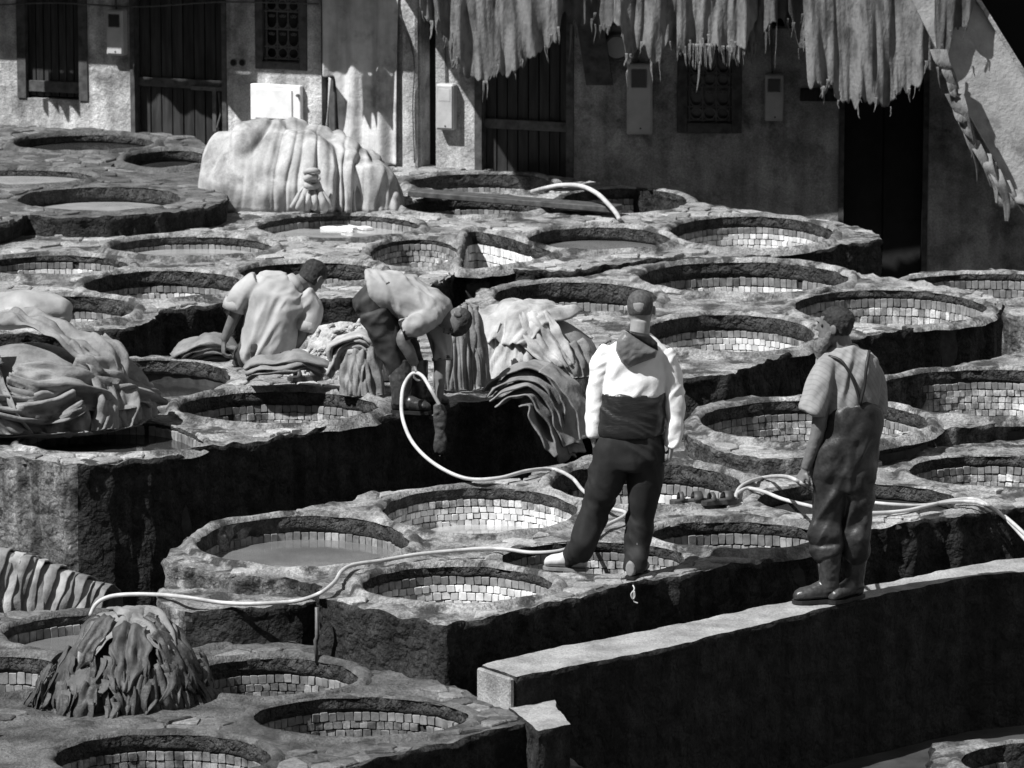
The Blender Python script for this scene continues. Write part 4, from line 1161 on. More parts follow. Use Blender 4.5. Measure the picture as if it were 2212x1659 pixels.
# pale sack behind it
def sack():
    c = PY(62, 668, 34.4)
    root = blob('sack', [((c.x, c.y, c.z), (.30, .24, .13)), ((c.x - .14, c.y, c.z - .02), (.26, .22, .13)), ((c.x + .12, c.y, c.z - .05), (.17, .2, .09))], Z2, M['sack'], None, .03, 6, 9)
    tag(root, 'pale smooth sack lying on top behind the crumpled hides', 'sack')
sack()

# --- hides between the kneeling and the bending man, and right of them
def centre_pile():
    Y = 34.75
    def c(x, dy, z): return np.array((PY(x, 780, Y + dy).x, Y + dy, Z2 + z))
    # fleecy heap
    ell = [(c(735, .25, -.05), (.30, .3, .42)), (c(690, .2, -.05), (.22, .28, .26)), (c(800, .25, 0), (.26, .3, .40))]
    root = empty('fleece_heap', c(735, 0, 0), 'curly wet fleece heaped between the kneeling and the bending man', 'heap')
    blob('packed_wool', ell, Z2, M['fleece'], root, .05, 9, 4)
    rg = random.Random(8)
    for k in range(130):
        a = rg.uniform(math.pi * 1.02, math.pi * 2.0); e = rg.uniform(.05, 1.35); ce, r = ell[rg.randrange(3)]
        b = np.array((ce[0] + r[0] * math.cos(a) * math.cos(e), ce[1] + r[1] * math.sin(a) * math.cos(e), ce[2] + r[2] * math.sin(e)))
        if b[2] < Z2: continue
        R = rg.uniform(.016, .032); ph = rg.uniform(0, 6); pts = []
        for t in np.linspace(0, 1, 7):
            pts.append(b + np.array((R * math.cos(ph + t * 5), -.01 - R * .5 * math.sin(t * 3), R * math.sin(ph + t * 5) - t * .03)))
        v, f = tube_geo(pts, [rg.uniform(.010, .018) * (1 - .4 * abs(t - .4)) for t in np.linspace(0, 1, 7)], 6)
        obj('wool_lock', v, f, M['fleece'], root)
    fix(root)
    # right big pile
    ell = [(c(1110, .35, 0), (.42, .42, .45)), (c(1200, .3, 0), (.36, .4, .44)), (c(1040, .3, 0), (.3, .36, .47))]
    cc = c(1150, .35, -.02); rr = (.56, .45, .47); D = math.radians
    base = empty('hide_pile', (cc[0], cc[1], Z2), 'packed core of the pale hide pile behind the bending man', 'heap')
    blob('packed_hides', [(cc, tuple(np.array(rr) * .9))], Z2, M['hide_mid'], base, .03, 5, 8); fix(base)
    for k, (az, el, hd, L, w, la, nf, am, cu, wh, mm) in enumerate([
        (-110, 45, -5, 62, 20, .01, 5, .035, .1, 'down the front of the central pile, in fine ridges', 'hide_white'),
        (-150, 50, 10, 66, 20, .02, 4, .04, .1, 'down the left end of the central pile', 'hide_white'),
        (-60, 35, 10, 50, 18, .02, 4, .04, -.1, 'low on the right front of the central pile', 'hide_mid'),
        (-95, 62, 20, 50, 16, .04, 4, .04, .2, 'across the upper front of the central pile', 'hide_white'),
        (60, 62, 180, 84, 30, .05, 2.5, .035, .0, 'broad and smooth over the right top of the central pile', 'hide_white')]):
        hide_band(cc, rr, D(az), D(el), D(hd), D(L), D(w), la, nf, am, M[mm], 'pale hide ' + wh, None, 5.1 * k + 50, Z2, 'pale hides piled behind the bending man', curve=cu, lump=.07)
    # hides hanging behind the bending man
    def drape(pts_top, drop_px, Y, m, label, seed, n=46, k=30, amp=.03):
        xs = np.linspace(0, 1, k)
        T = spline([PY(x, y, Y) for x, y in pts_top], .02); T = T[np.linspace(0, len(T) - 1, k).astype(int)]
        B = np.array([tuple(PY(x, y, Y)) for x, y in drop_px]); B = np.column_stack([np.interp(xs, np.linspace(0, 1, len(B)), B[:, q]) for q in range(3)])
        p = np.zeros((n, k, 3))
        for i, t in enumerate(np.linspace(0, 1, n)):
            p[i] = T * (1 - t) + B * t
            nz = np.column_stack([xs * 3.2 + .5 * math.sin(t * 2.5 + seed), np.full(k, t * 1.6), np.full(k, seed)])
            d = fbm(nz, 1, 2) * amp * (.6 + 1.2 * t) * 3.4 - .10 * (2 * xs - 1) ** 2
            p[i, :, 1] -= d + .12 * math.sin(t * 1.5)
        tag(sheet('draped_hide', p, m, None, .008), label, 'hide', 'hides hanging around the bending man')
    D = math.radians
    ce = np.array(tuple(PY(992, 870, 34.45))); ce[2] = Z2 - .05; re_ = (.17, .2, .70)
    for k, (az, el, hd, L, w, la, wh) in enumerate([(-130, 62, 0, 70, 30, .0, 'left'), (-70, 66, 0, 74, 28, .012, 'middle'), (-20, 62, 0, 66, 26, .02, 'right')]):
        hide_band(ce, re_, D(az), D(el), D(hd), D(L), D(w), la, 2, .035, M['hide_mid'], f'grey hide hanging in long folds behind the arms of the bending man, {wh} of three', None, 80 + k * 4.4, Z2, 'hides hanging behind the bending man', name='draped_hide', taper=.1, res=1.4)
    ce = np.array(tuple(PY(782, 850, 34.2))); ce[2] = Z2 - .05; re_ = (.17, .16, .44)
    for k, (az, el, hd, L, w, la, wh) in enumerate([(-120, 60, 0, 66, 30, .0, 'left'), (-60, 60, 0, 66, 30, .014, 'right')]):
        hide_band(ce, re_, D(az), D(el), D(hd), D(L), D(w), la, 2, .03, M['hide_mid'], f'grey hide sagging beside the rubber boots, {wh} of two', None, 90 + k * 4.4, Z2, 'hides sagging beside the rubber boots', name='draped_hide', taper=.1, res=1.4)
    # thick folded roll
    def fold_roll(label, pts, w, m, seed, r=.035, layers=4):
        root = empty('folded_hide', pts[0], label, 'hide', 'folded hides beside the workers')
        rg = random.Random(seed)
        for k in range(layers):
            q = spline([(a + Vector((rg.uniform(-.04, .04), rg.uniform(-.04, .02), -.032 * k))) for a in pts], .03)
            t, N, B = frames(q)
            n = len(q); v = []; prof = 12
            for i in range(n):
                s = math.sin(math.pi * min(1, max(0, i / (n - 1)))) ** .25
                for j in range(prof):
                    a = 2 * math.pi * j / prof
                    v.append(q[i] + np.array((0, 1, 0)) * math.cos(a) * w * s * (1 - .07 * k) + np.cross(t[i], (0, 1, 0)) * math.sin(a) * r * s * (1 + .3 * math.sin(i * .7 + k)))
            f = [(i * prof + j, i * prof + (j + 1) % prof, (i + 1) * prof + (j + 1) % prof, (i + 1) * prof + j) for i in range(n - 1) for j in range(prof)]
            f += [tuple(range(prof)), tuple((n - 1) * prof + j for j in range(prof))]
            v = np.array(v); v += np.column_stack([fbm(v, 7, 2, seed + k), fbm(v, 7, 2, seed + k + 20), fbm(v, 6, 2, seed + k + 40)]) * .045
            o = obj('fold', v, f, m, root); recalc(o.data)
        fix(root)
    Yk = 34.25
    fold_roll('thick white folded hide between the fleece and the rubber boots', [PY(722, 790, Yk), PY(728, 745, Yk), PY(760, 725, Yk), PY(795, 735, Yk), PY(812, 775, Yk)], .14, M['hide_white'], 2, .035, 4)
    fold_roll('stack of folded hides left of the kneeling man', [PY(374, 772, 35.7), PY(415, 742, 35.7), PY(465, 730, 35.7), PY(515, 752, 35.7), PY(532, 800, 35.7)], .2, M['hide_dim'], 3, .03, 9)
    fold_roll('rumpled hide under the knees of the kneeling man', [PY(520, 795, 34.3), PY(560, 782, 34.3), PY(620, 775, 34.3), PY(680, 770, 34.3), PY(706, 795, 34.3)], .16, M['hide_mid'], 5, .03, 3)
centre_pile()

# --- hides slung over the end of the middle terrace
def slung():
    def row(label, top, tip, w, m, seed, Y0, layers=1):
        pass
    Y = 33.9
    rg = random.Random(4)
    specs = [  # arcs from the terrace top over its edge: px points
     ([(1062, 835), (1090, 800), (1140, 782), (1190, 800), (1225, 850), (1240, 930), (1232, 985)], .12),
     ([(1066, 848), (1100, 815), (1150, 800), (1195, 825), (1222, 885), (1240, 950), (1250, 975)], .13),
     ([(1072, 856), (1110, 830), (1150, 822), (1190, 850), (1215, 905), (1236, 960)], .12),
     ([(1080, 862), (1120, 845), (1155, 845), (1182, 880), (1205, 930), (1228, 990)], .11),
     ([(1128, 862), (1150, 862), (1160, 880), (1172, 920), (1188, 960), (1215, 985)], .10),
     ([(1180, 790), (1215, 812), (1245, 850), (1262, 900), (1268, 945)], .10),
    ]
    labs = ['uppermost grey hide slung over the end of the middle terrace', 'second grey hide slung over the terrace end, under the uppermost', 'grey hide in the middle of the slung bundle', 'lower grey hide of the slung bundle with a narrow hanging tongue', 'lowest grey hide of the slung bundle, hanging straight down', 'grey hide at the right of the slung bundle, beside the white sleeve']
    for k, (px_, w) in enumerate(specs):
        q = spline([PY(x, y, Y - .12 * i / len(px_) - .05 * k) for i, (x, y) in enumerate(px_)], .025)
        n, mcols = len(q), 22
        p = np.zeros((n, mcols, 3))
        for i in range(n):
            t = i / (n - 1)
            for j in range(mcols):
                u = j / (mcols - 1) - .5
                p[i, j] = q[i] + np.array((u * .10, u * w * 3.2 * (1 - .55 * t), -abs(u) * .03)) 
        nz = p.reshape(-1, 3)
        p += (np.column_stack([fbm(nz, 6, 2, k * 3.) * .05, fbm(nz, 6, 2, k * 3. + 9) * .04, fbm(nz, 5, 2, k * 3. + 4) * .05])).reshape(p.shape)
        tag(sheet('slung_hide', p, M['hide_mid' if k % 2 else 'hide_dim'], None, .012), labs[k], 'hide', 'hides slung over the end of the middle terrace')
slung()

# --- striped row of hides at lower left
def striped_row():
    rg = random.Random(12)
    N = 15
    order = ['first', 'second', 'third', 'fourth', 'fifth', 'sixth', 'seventh', 'eighth', 'ninth', 'tenth', 'eleventh', 'twelfth', 'thirteenth', 'fourteenth', 'fifteenth']
    for k in range(N):
        t = k / (N - 1)
        xt, yt = -20 + 235 * t, 1190 + 78 * t ** 1.3 + rg.uniform(-4, 4)
        xb = -40 + 235 * t + rg.uniform(-8, 8); yb = 1352 - 20 * t
        Y = 30.75 + .02 * k
        back = PY(xt + 26, yt + 10, Y + .32); crest = PY(xt, yt, Y); 
        mid = PY(xt - 16, yt + 45, Y - .16); low = PY(xb - 8, (yt + yb) / 2 + 32, Y - .22); end = PY(xb - 8, yb + rg.uniform(-10, 15), Y - .23)
        q = spline([PY(xt + 34, yt + 70, Y + .4), back, crest, mid, low, end], .02)
        n, mc = len(q), 9
        p = np.zeros((n, mc, 3))
        wid = .055 + rg.uniform(-.01, .02)
        for i in range(n):
            for j in range(mc):
                u = j / (mc - 1) - .5
                p[i, j] = q[i] + np.array((u * wid * 2, -.012 * math.cos(u * math.pi) - .02, .012 * math.cos(u * math.pi)))
        nz = p.reshape(-1, 3)
        p += np.column_stack([fbm(nz, 7, 2, k * 2.) * .022, fbm(nz, 7, 2, k * 2. + 9) * .03, fbm(nz, 9, 2, k * 2. + 4) * .018]).reshape(p.shape)
        tag(sheet('stacked_hide', p, M['hide_mid' if k % 3 else 'hide_white'], None, .010), f'{order[k]} hide from the left edge in the striped row above the shaggy heap', 'hide', 'hides stacked side by side at lower left')
    rt = empty('stacking_bench', PY(100, 1350, 31.0), 'rough timber rail under the striped row of hides', 'rail')
    v, f = tube_geo(spline([PY(-40, 1215, 31.0), PY(100, 1240, 31.05), PY(235, 1290, 31.1)], .1), .07, 8)
    obj('rail', v, f, M['wood_edge'], rt)
    for x, y in ((0, 1222), (200, 1275)):
        a = PY(x, y, 31.05); v, f = tube_geo([a, (a.x, a.y, GZ)], .05, 8); obj('post', v, f, M['wood_edge'], rt)
    fix(rt)
striped_row()

# --- shaggy heap in front
def shaggy():
    Y = 28.05
    c0 = np.array(tuple(PY(265, 1440, Y)))
    zf = Z0
    ell = [(np.array((PY(278, 1400, Y).x, Y + .1, -.44)), (.40, .36, .55)), (np.array((PY(205, 1400, Y).x, Y - .02, -.50)), (.32, .32, .48))]
    root = empty('shaggy_heap', (c0[0], Y, zf), 'dark shaggy heap of torn hides under one smooth hide', 'heap')
    blob('packed_hides', [(a, tuple(np.array(b) * .96)) for a, b in ell], -1.1, M['hide_dark'], root, .03, 6, 6)
    D = math.radians; rgb = random.Random(5)
    for k in range(64):
        a, b = ell[0 if k % 5 < 3 else 1]
        hide_band(a, tuple(np.array(b) + .01), D(rgb.uniform(-190, 20)), D(rgb.uniform(5, 48)), D(rgb.uniform(-25, 25)), D(rgb.uniform(35, 62)), D(rgb.uniform(4, 10)), .01 + .025 * rgb.random(), 1.5, .025, M['hide_dark' if rgb.random() < .75 else 'hide_shag'], None, root, k * 1.9, -1.1, name='torn_hide', taper=.6, rag=.5, res=.8)
    for k, (az, el, hd, L, w, la, mm) in enumerate([(60, 60, 170, 84, 24, .02, 'hide_dim'), (-20, 75, 0, 62, 15, .03, 'hide_dark'), (110, 70, 200, 66, 20, .035, 'hide_dim'), (-150, 72, 10, 60, 15, .03, 'hide_dark'), (-80, 66, -15, 46, 14, .045, 'hide_shag'), (-50, 58, 25, 44, 11, .05, 'hide_dark')]):
        hide_band(ell[0][0], tuple(np.array(ell[0][1]) + .01), D(az), D(el), D(hd), D(L), D(w), la, 2, .03, M[mm], None, root, 77. + k * 3, -1.1, name='top_hide', taper=.5, rag=.6)
    rg = random.Random(21)
    n = 0
    while n < 200:
        k = 0 if rg.random() < .55 else 1
        ce, r = ell[k]
        a = rg.uniform(math.pi * .95, math.pi * 2.1); e = rg.uniform(-.5, .8)
        R = np.array(r) + .03
        b = np.array((ce[0] + R[0] * math.cos(a) * math.cos(e) * 1.05, ce[1] + R[1] * math.sin(a) * math.cos(e), ce[2] + R[2] * math.sin(e)))
        L = rg.uniform(.10, .28); w = rg.uniform(.012, .040); seg = 7; mc = 4
        out = np.array((math.cos(a), math.sin(a), 0)); side = np.array((-out[1], out[0], 0))
        tw = rg.uniform(-1.4, 1.4); q = np.zeros((seg, mc, 3)); bend = rg.uniform(-.05, .05)
        for i in range(seg):
            t = i / (seg - 1)
            cpt = b + out * (.03 + .05 * math.sin(t * 2.2) + rg.uniform(-.006, .006)) + np.array((0, 0, -L * t)) + side * (bend * t * t * 2 + .012 * math.sin(t * 6 + tw))
            for j in range(mc):
                u = (j / (mc - 1) - .5) * 2 * w * (1 - .65 * t)
                an = tw * t + .3
                q[i, j] = cpt + side * u * math.cos(an) + out * (u * math.sin(an) + .35 * abs(u))
        if q[..., 2].min() < GZ + .05: continue
        if q[:, :, 2].min() < -1.08: continue
        sheet('torn_strip', q, M['hide_dark' if rg.random() < .62 else 'hide_shag'], root, .004, sub=0)
        n += 1
    fix(root)
shaggy()

def ribbon(name, pts, w, m, parent, twist=0.0, th=.004):
    q = spline(pts, .025); n = len(q); p = np.zeros((n, 4, 3))
    for i in range(n):
        t = i / (n - 1)
        for j in range(4):
            u = (j / 3 - .5) * w * (1 - .75 * t ** 1.5)
            p[i, j] = q[i] + np.array((u * math.cos(twist * t), -abs(u) * .5 + u * math.sin(twist * t), 0))
    return sheet(name, p, m, parent, th, sub=0)
# --- hides drying along the gallery
def hang_hide(label, bottom, seed, Y=43.45, ytop=-200, m='hide_hang', amp=.075, strands=(), rag=14, name='drying_hide'):
    xs = np.arange(bottom[0][0], bottom[-1][0] + 1, 3.2)
    bx, by = zip(*bottom)
    yb = np.interp(xs, bx, by)
    k = len(xs); n = 44
    yb = yb + rag * fbm(np.column_stack([xs * .11, np.full(k, seed), np.zeros(k)]), 1, 3) * 1.6 + 16 * np.abs(fbm(np.column_stack([xs * .035, np.full(k, seed + 5), np.zeros(k)]), 1, 2)) - 6
    p = np.zeros((n, k, 3))
    for i, t in enumerate(np.linspace(0, 1, n)):
        nz = np.column_stack([xs * .030 + .25 * math.sin(t * 2 + seed), np.full(k, t * .9), np.full(k, seed)])
        ridge = fbm(nz, 1, 2) * 1.5 + .5 * fbm(nz, 2.3, 2, 3)
        d = amp * ridge * (.35 + 1.1 * t)
        sway = 6 * fbm(nz, .6, 1, 8) * t
        for j in range(k):
            p[i, j] = PY(xs[j] + sway[j], ytop + (yb[j] - ytop) * t, Y)
        p[i, :, 1] -= d
    root = empty(name, PY((bx[0] + bx[-1]) / 2, max(by), Y), label, 'hide', 'hides drying along the gallery')
    sheet('skin', p, M[m], root, .006)
    rg = random.Random(int(seed * 10))
    st_ = list(strands)
    for _ in range(int((bx[-1] - bx[0]) / 24)):
        x = rg.uniform(bx[0] + 4, bx[-1] - 4); y0 = float(np.interp(x, xs, yb)) - 12; st_.append((x, y0, y0 + 10 + rg.uniform(2, 5) ** 2))
    for (x, y0, y1) in st_:
        x = x + rg.uniform(-2, 2); Yr = Y - .02 - .05 * rg.random(); dx = rg.uniform(-7, 7)
        pts = [PY(x + dx * t * t + rg.uniform(-1.2, 1.2), y0 - 6 + (y1 - y0 + 6) * t, Yr) for t in np.linspace(0, 1, 5)]
        ribbon('shred', pts, rg.uniform(.006, .03), M[m], root, rg.uniform(-2, 2))
    fix(root)
hang_hide('broad shaggy hide, leftmost along the gallery, hung before the shaded door', [(932, 40), (950, 70), (968, 118), (976, 148), (990, 140), (1005, 166), (1030, 172), (1044, 185), (1062, 170), (1085, 166), (1110, 158), (1135, 142), (1150, 128), (1170, 112), (1190, 100), (1205, 92), (1217, 40)], 1.1, strands=[(1046, 180, 222), (1052, 180, 215), (1182, 105, 138), (1176, 105, 136)])
hang_hide('narrow twisted strip at the left tip of the drying row', [(906, 20), (915, 42), (928, 50), (940, 60), (952, 30)], 2.2, strands=[(935, 50, 85), (941, 50, 78), (910, 30, 48)], Y=43.4)
hang_hide('short dark hide hung high beside the leftmost broad one', [(1214, 30), (1235, 42), (1262, 54), (1290, 52), (1310, 80), (1328, 40)], 3.3, m='hide_hang2', strands=[(1244, 52, 82), (1240, 50, 78), (1288, 58, 96), (1300, 60, 85), (1236, 58, 136)], Y=43.6)
hang_hide('long hide with narrow legs hung before the tall meter box', [(1326, 50), (1340, 64), (1350, 110), (1352, 150), (1362, 138), (1376, 116), (1392, 100), (1402, 132), (1410, 130), (1424, 128), (1436, 100), (1450, 112), (1460, 118), (1472, 118)], 4.4, strands=[(1355, 140, 168), (1352, 158, 192), (1408, 128, 180), (1424, 125, 178), (1345, 60, 80)])
hang_hide('hide with a torn fringe above the right grille window', [(1462, 118), (1480, 126), (1492, 104), (1515, 98), (1545, 102), (1556, 112), (1575, 104), (1595, 110), (1610, 100), (1640, 40)], 5.5, strands=[(x, 100, 140 + (x * 7 % 13)) for x in range(1488, 1545, 4)] + [(x, 104, 138 + (x * 5 % 11)) for x in range(1560, 1606, 5)] + [(1512, 138, 200), (1478, 122, 145)], m='hide_hang')
hang_hide('wrinkled strips of hide right of the torn fringe', [(1598, 105), (1610, 112), (1622, 100), (1640, 90), (1660, 60), (1680, 50)], 6.6, Y=43.55, strands=[(1612, 108, 130), (1622, 100, 138), (1631, 96, 125), (1655, 70, 118), (1664, 60, 100), (1676, 55, 150)], m='hide_hang2')
hang_hide('dark hide added behind the gap left of the broadest hide to stop the sun', [(1640, 40), (1665, 52), (1690, 46), (1712, 58), (1745, 50), (1800, 20)], 10.3, Y=43.62, m='hide_hang2')  # added to keep a patch of sun off the wall by the stair
hang_hide('thin dark strip of hide left of the broadest hide', [(1702, 20), (1712, 60), (1722, 92), (1732, 118), (1742, 100), (1750, 40)], 7.7, Y=43.55, m='hide_hang2', strands=[(1727, 110, 132)])
hang_hide('broadest shaggy hide, hung before the dark doorway', [(1738, 60), (1744, 150), (1736, 185), (1752, 192), (1766, 182), (1776, 206), (1796, 188), (1802, 222), (1822, 226), (1838, 224), (1848, 240), (1862, 214), (1878, 230), (1902, 228), (1920, 240), (1936, 206), (1958, 200), (1980, 195), (1994, 166), (2008, 152), (2020, 158), (2032, 60)], 8.8, amp=.06, strands=[(1850, 232, 258), (1925, 236, 252), (1812, 222, 236), (1964, 196, 222), (1976, 190, 214), (1776, 196, 214)])
hang_hide('twisted hides at the right end of the row, beside the stair', [(2020, 60), (2028, 150), (2040, 160), (2052, 110), (2060, 60), (2082, 64), (2094, 50), (2106, 10)], 9.9, Y=43.1, m='hide_hang2', strands=[(2038, 120, 165), (2034, 100, 150), (2088, 58, 84), (2026, 150, 196)])
# scraps along the lower edge of the stair
def scraps():
    root = empty('leather_scraps', PY(2150, 420, 43.0), 'torn leather scraps strung along the lower edge of the stair', 'scraps')
    rg = random.Random(6)
    pts = [(2032, 150), (2050, 200), (2062, 235), (2080, 290), (2100, 340), (2125, 385), (2150, 410), (2180, 440), (2215, 470)]
    pts = [(2036, 150), (2064, 238), (2100, 335), (2150, 405), (2225, 480)]
    for k in range(15):
        t = k / 14 + rg.uniform(-.02, .02); x = float(np.interp(t, np.linspace(0, 1, 5), [a for a, b in pts])); y = float(np.interp(t, np.linspace(0, 1, 5), [b for a, b in pts]))
        w = rg.uniform(.06, .17); L = rg.uniform(55, 120)
        q = [PY(x - 8 + rg.uniform(-6, 6), y - 48, 43.02), PY(x + 2 + rg.uniform(-4, 4), y - 20, 42.98 - .04 * rg.random()), PY(x + 14 + rg.uniform(-8, 8), y - 48 + L * .6, 42.98), PY(x + 26 * rg.random() + 10, y - 48 + L, 43.0)]
        p = ribbon('scrap', q, w, M['hide_mid' if t > .55 else 'hide_hang'], root, rg.uniform(-1.6, 1.6), .006)
    fix(root)
scraps()
# plain cloth hung flat on the wall above the mound
def wall_cloth():
    n, m = 50, 34; p = np.zeros((n, m, 3))
    for i in range(n):
        for j in range(m):
            u, v = j / (m - 1), i / (n - 1)
            x = 704 + 158 * u; yb = 165 + 190 * min(1, max(0, (u - .16) / .06)); 
            y = -190 + (yb + 190) * v
            s, z = WL.loc(x, y)
            off = .05 + .025 * math.sin(u * 17 + v * 1.5) + .02 * math.sin(u * 31 + 2) * v + .015 * math.sin(v * 5 + u * 4)
            p[i, j] = WL.pt(s, off, z)
    M['wallcloth'] = mat('hanging_canvas', .40, .62, 4, rough=.8, bump=.5, bscale=20, bdist=.02, spots=.4, spotcol=.22, spotscale=2.5, streak=.3)
    tag(sheet('hanging_canvas', p, M['wallcloth'], None, .006), 'tall pale canvas hung flat on the wall right of the covered mound', 'canvas')
    n, m = 20, 8; p = np.zeros((n, m, 3))
    for i in range(n):
        for j in range(m):
            u, v = j / (m - 1), i / (n - 1)
            s, z = WL.loc(716 + 16 * u * (1 - .7 * v) - 3 * v, 165 + 105 * v)
            p[i, j] = WL.pt(s, .06 + .12 * u * (1 - v * .3), z)
    tag(sheet('canvas_flap', p, M['wallcloth'], None, .006), 'loose pointed flap of canvas at the left of the wall canvas', 'canvas')
wall_cloth()
def unseen_eave_hides():  # unseen hides added above the view to cast ragged shadow on the wall
    for k, (x0, x1, yb, lab) in enumerate([(-140, -60, -75, 'unseen hide added on the left eave to shade the shuttered window'), (60, 330, -85, 'broad unseen hide added on the left eave to shade the plank door'), (560, 640, -60, 'unseen hide added on the left eave to shade the wall canvas')]):
        n, m = 16, 40; p = np.zeros((n, m, 3))
        for j in range(m):
            u = j / (m - 1)
            s, _ = WL.loc(x0 + (x1 - x0) * u, -60, .9)
            zb = 2.02 + .3 * float(abs(pnoise(np.array([[u * 5, k, .5]]))[0])) + (.38 * (1 - u) if k == 1 else .2 * abs(u - .5))
            for i in range(n):
                v = i / (n - 1)
                p[i, j] = WL.pt(s, .93 + .03 * math.sin(u * 22 + k) * (v + .3), 2.56 * (1 - v) + zb * v)
        tag(sheet('eave_hide', p, M['hide_hang'], None, .006), lab, 'hide', 'unseen hides shading the left wall')
unseen_eave_hides()
# ================================================================== people
M['skin'] = mat('skin', .09, .15, 14, rough=.5, bump=.15, bscale=60, bdist=.003, spec=.4)
M['skin_light'] = mat('lighter_skin', .20, .30, 14, rough=.5, bump=.15, bscale=60, bdist=.003, spec=.4)
M['hair'] = mat('dark_hair', .012, .035, 40, rough=.6, bump=1, bscale=120, bdist=.01, spec=.3)
M['buzz'] = mat('cropped_hair', .04, .09, 60, rough=.7, bump=.8, bscale=200, bdist=.004)
M['beard'] = mat('grey_beard', .07, .18, 40, rough=.7, bump=1, bscale=120, bdist=.008)
M['white_nylon'] = mat('white_nylon', .68, .78, 4, rough=.55, bump=.35, bscale=14, bdist=.012)
M['black_nylon'] = mat('black_nylon', .010, .016, 4, rough=.36, bump=.4, bscale=9, bdist=.02, spec=.6, stretch=(.6, .6, 2.2))
M['grey_nylon'] = mat('grey_hood_nylon', .10, .16, 6, rough=.35, bump=.5, bscale=14, bdist=.015)
M['track'] = mat('dark_track_trousers', .010, .018, 10, rough=.75, bump=.3, bscale=12, bdist=.01)
M['shirt_a'] = mat('worn_light_shirt', .25, .37, 5, rough=.85, bump=.4, bscale=60, bdist=.004, spots=.3, spotcol=.28, spotscale=4)
M['shirt_b'] = mat('worn_grey_polo', .22, .33, 5, rough=.85, bump=.4, bscale=60, bdist=.004, spots=.3, spotcol=.22, spotscale=4)
M['shirt_c'] = mat('striped_cotton_shirt', .18, .29, 5, rough=.85, bump=.4, bscale=60, bdist=.004)
def add_stripes(m, axis_scale, dark):
    nt = m.node_tree; N = nt.nodes; L = nt.links; b = N['Principled BSDF']; src = b.inputs['Base Color'].links[0].from_socket
    g = N.new('ShaderNodeNewGeometry'); w = N.new('ShaderNodeTexWave'); w.bands_direction = 'DIAGONAL'; w.inputs['Scale'].default_value = axis_scale; w.inputs['Distortion'].default_value = 1.5
    L.new(g.outputs['Position'], w.inputs['Vector'])
    r = N.new('ShaderNodeValToRGB'); r.color_ramp.elements[0].position = .08; r.color_ramp.elements[0].color = (dark, dark, dark, 1); r.color_ramp.elements[1].position = .22; r.color_ramp.elements[1].color = (1, 1, 1, 1)
    L.new(w.outputs['Fac'], r.inputs[0])
    x = N.new('ShaderNodeMix'); x.data_type = 'RGBA'; x.blend_type = 'MULTIPLY'; x.inputs['Factor'].default_value = 1
    L.new(src, x.inputs['A']); L.new(r.outputs[0], x.inputs['B']); L.new(x.outputs['Result'], b.inputs['Base Color'])
add_stripes(M['shirt_c'], 14, .86)
M['wader'] = mat('rubber_wader', .010, .030, 4, rough=.46, bump=.4, bscale=16, bdist=.015, spec=.45, grain=.4, gscale=40, spots=.32, spotcol=.075, spotscale=2.5)
M['boot'] = mat('rubber_boot', .022, .05, 8, rough=.34, bump=.3, bscale=24, bdist=.008, spec=.5, grain=.4, gscale=50, spots=.34, spotcol=.10, spotscale=6)
M['work_trousers'] = mat('work_trousers', .02, .045, 8, rough=.7, bump=.4, bscale=30, bdist=.006)
M['beanie'] = mat('knit_cap', .02, .045, 20, rough=.9, bump=.8, bscale=90, bdist=.006)
M['shoe_pale'] = mat('pale_trainer', .35, .55, 10, rough=.6, bump=.2)
M['shoe_grey'] = mat('grey_trainer', .14, .2, 10, rough=.6, bump=.2)
M['black'] = mat('black_rubber', .012, .02, 10, rough=.5, bump=.1)

def ring_loft(rings, n=22):
    "rings: (centre, half axis a, half axis b[, power]); capped"
    v = []; N = len(rings)
    for c, a, b in rings:
        c, a, b = map(lambda q: np.array(tuple(q), float), (c, a, b))
        for j in range(n):
            t = 2 * math.pi * j / n
            v.append(c + a * math.cos(t) + b * math.sin(t))
    f = [(i * n + j, i * n + (j + 1) % n, (i + 1) * n + (j + 1) % n, (i + 1) * n + j) for i in range(N - 1) for j in range(n)]
    f += [tuple(range(n - 1, -1, -1)), tuple((N - 1) * n + j for j in range(n))]
    return v, f
def limb(pts, rad, n=16, step=.02, squash=None):
    p = spline(pts, step); k = np.concatenate([[0], np.cumsum(np.linalg.norm(np.diff([tuple(q) for q in pts], axis=0), axis=1))])
    s = np.concatenate([[0], np.cumsum(np.linalg.norm(np.diff(p, axis=0), axis=1))]); s = s / s[-1] * k[-1]
    return tube_geo(p, np.interp(s, k, rad), n)
def ball(c, r, n=14):
    c = np.array(tuple(c), float); r = np.broadcast_to(np.array(r, float), (3,))
    v = [c + r * (0, 0, -1)]; f = []
    m = n // 2
    for i in range(1, m):
        e = -math.pi / 2 + math.pi * i / m
        for j in range(n): a = 2 * math.pi * j / n; v.append(c + r * (math.cos(e) * math.cos(a), math.cos(e) * math.sin(a), math.sin(e)))
    v.append(c + r * (0, 0, 1)); L = len(v) - 1
    f += [(0, 1 + (j + 1) % n, 1 + j) for j in range(n)]
    for i in range(m - 2): f += [(1 + i * n + j, 1 + i * n + (j + 1) % n, 1 + (i + 1) * n + (j + 1) % n, 1 + (i + 1) * n + j) for j in range(n)]
    f += [(L, 1 + (m - 2) * n + j, 1 + (m - 2) * n + (j + 1) % n) for j in range(n)]
    return v, f
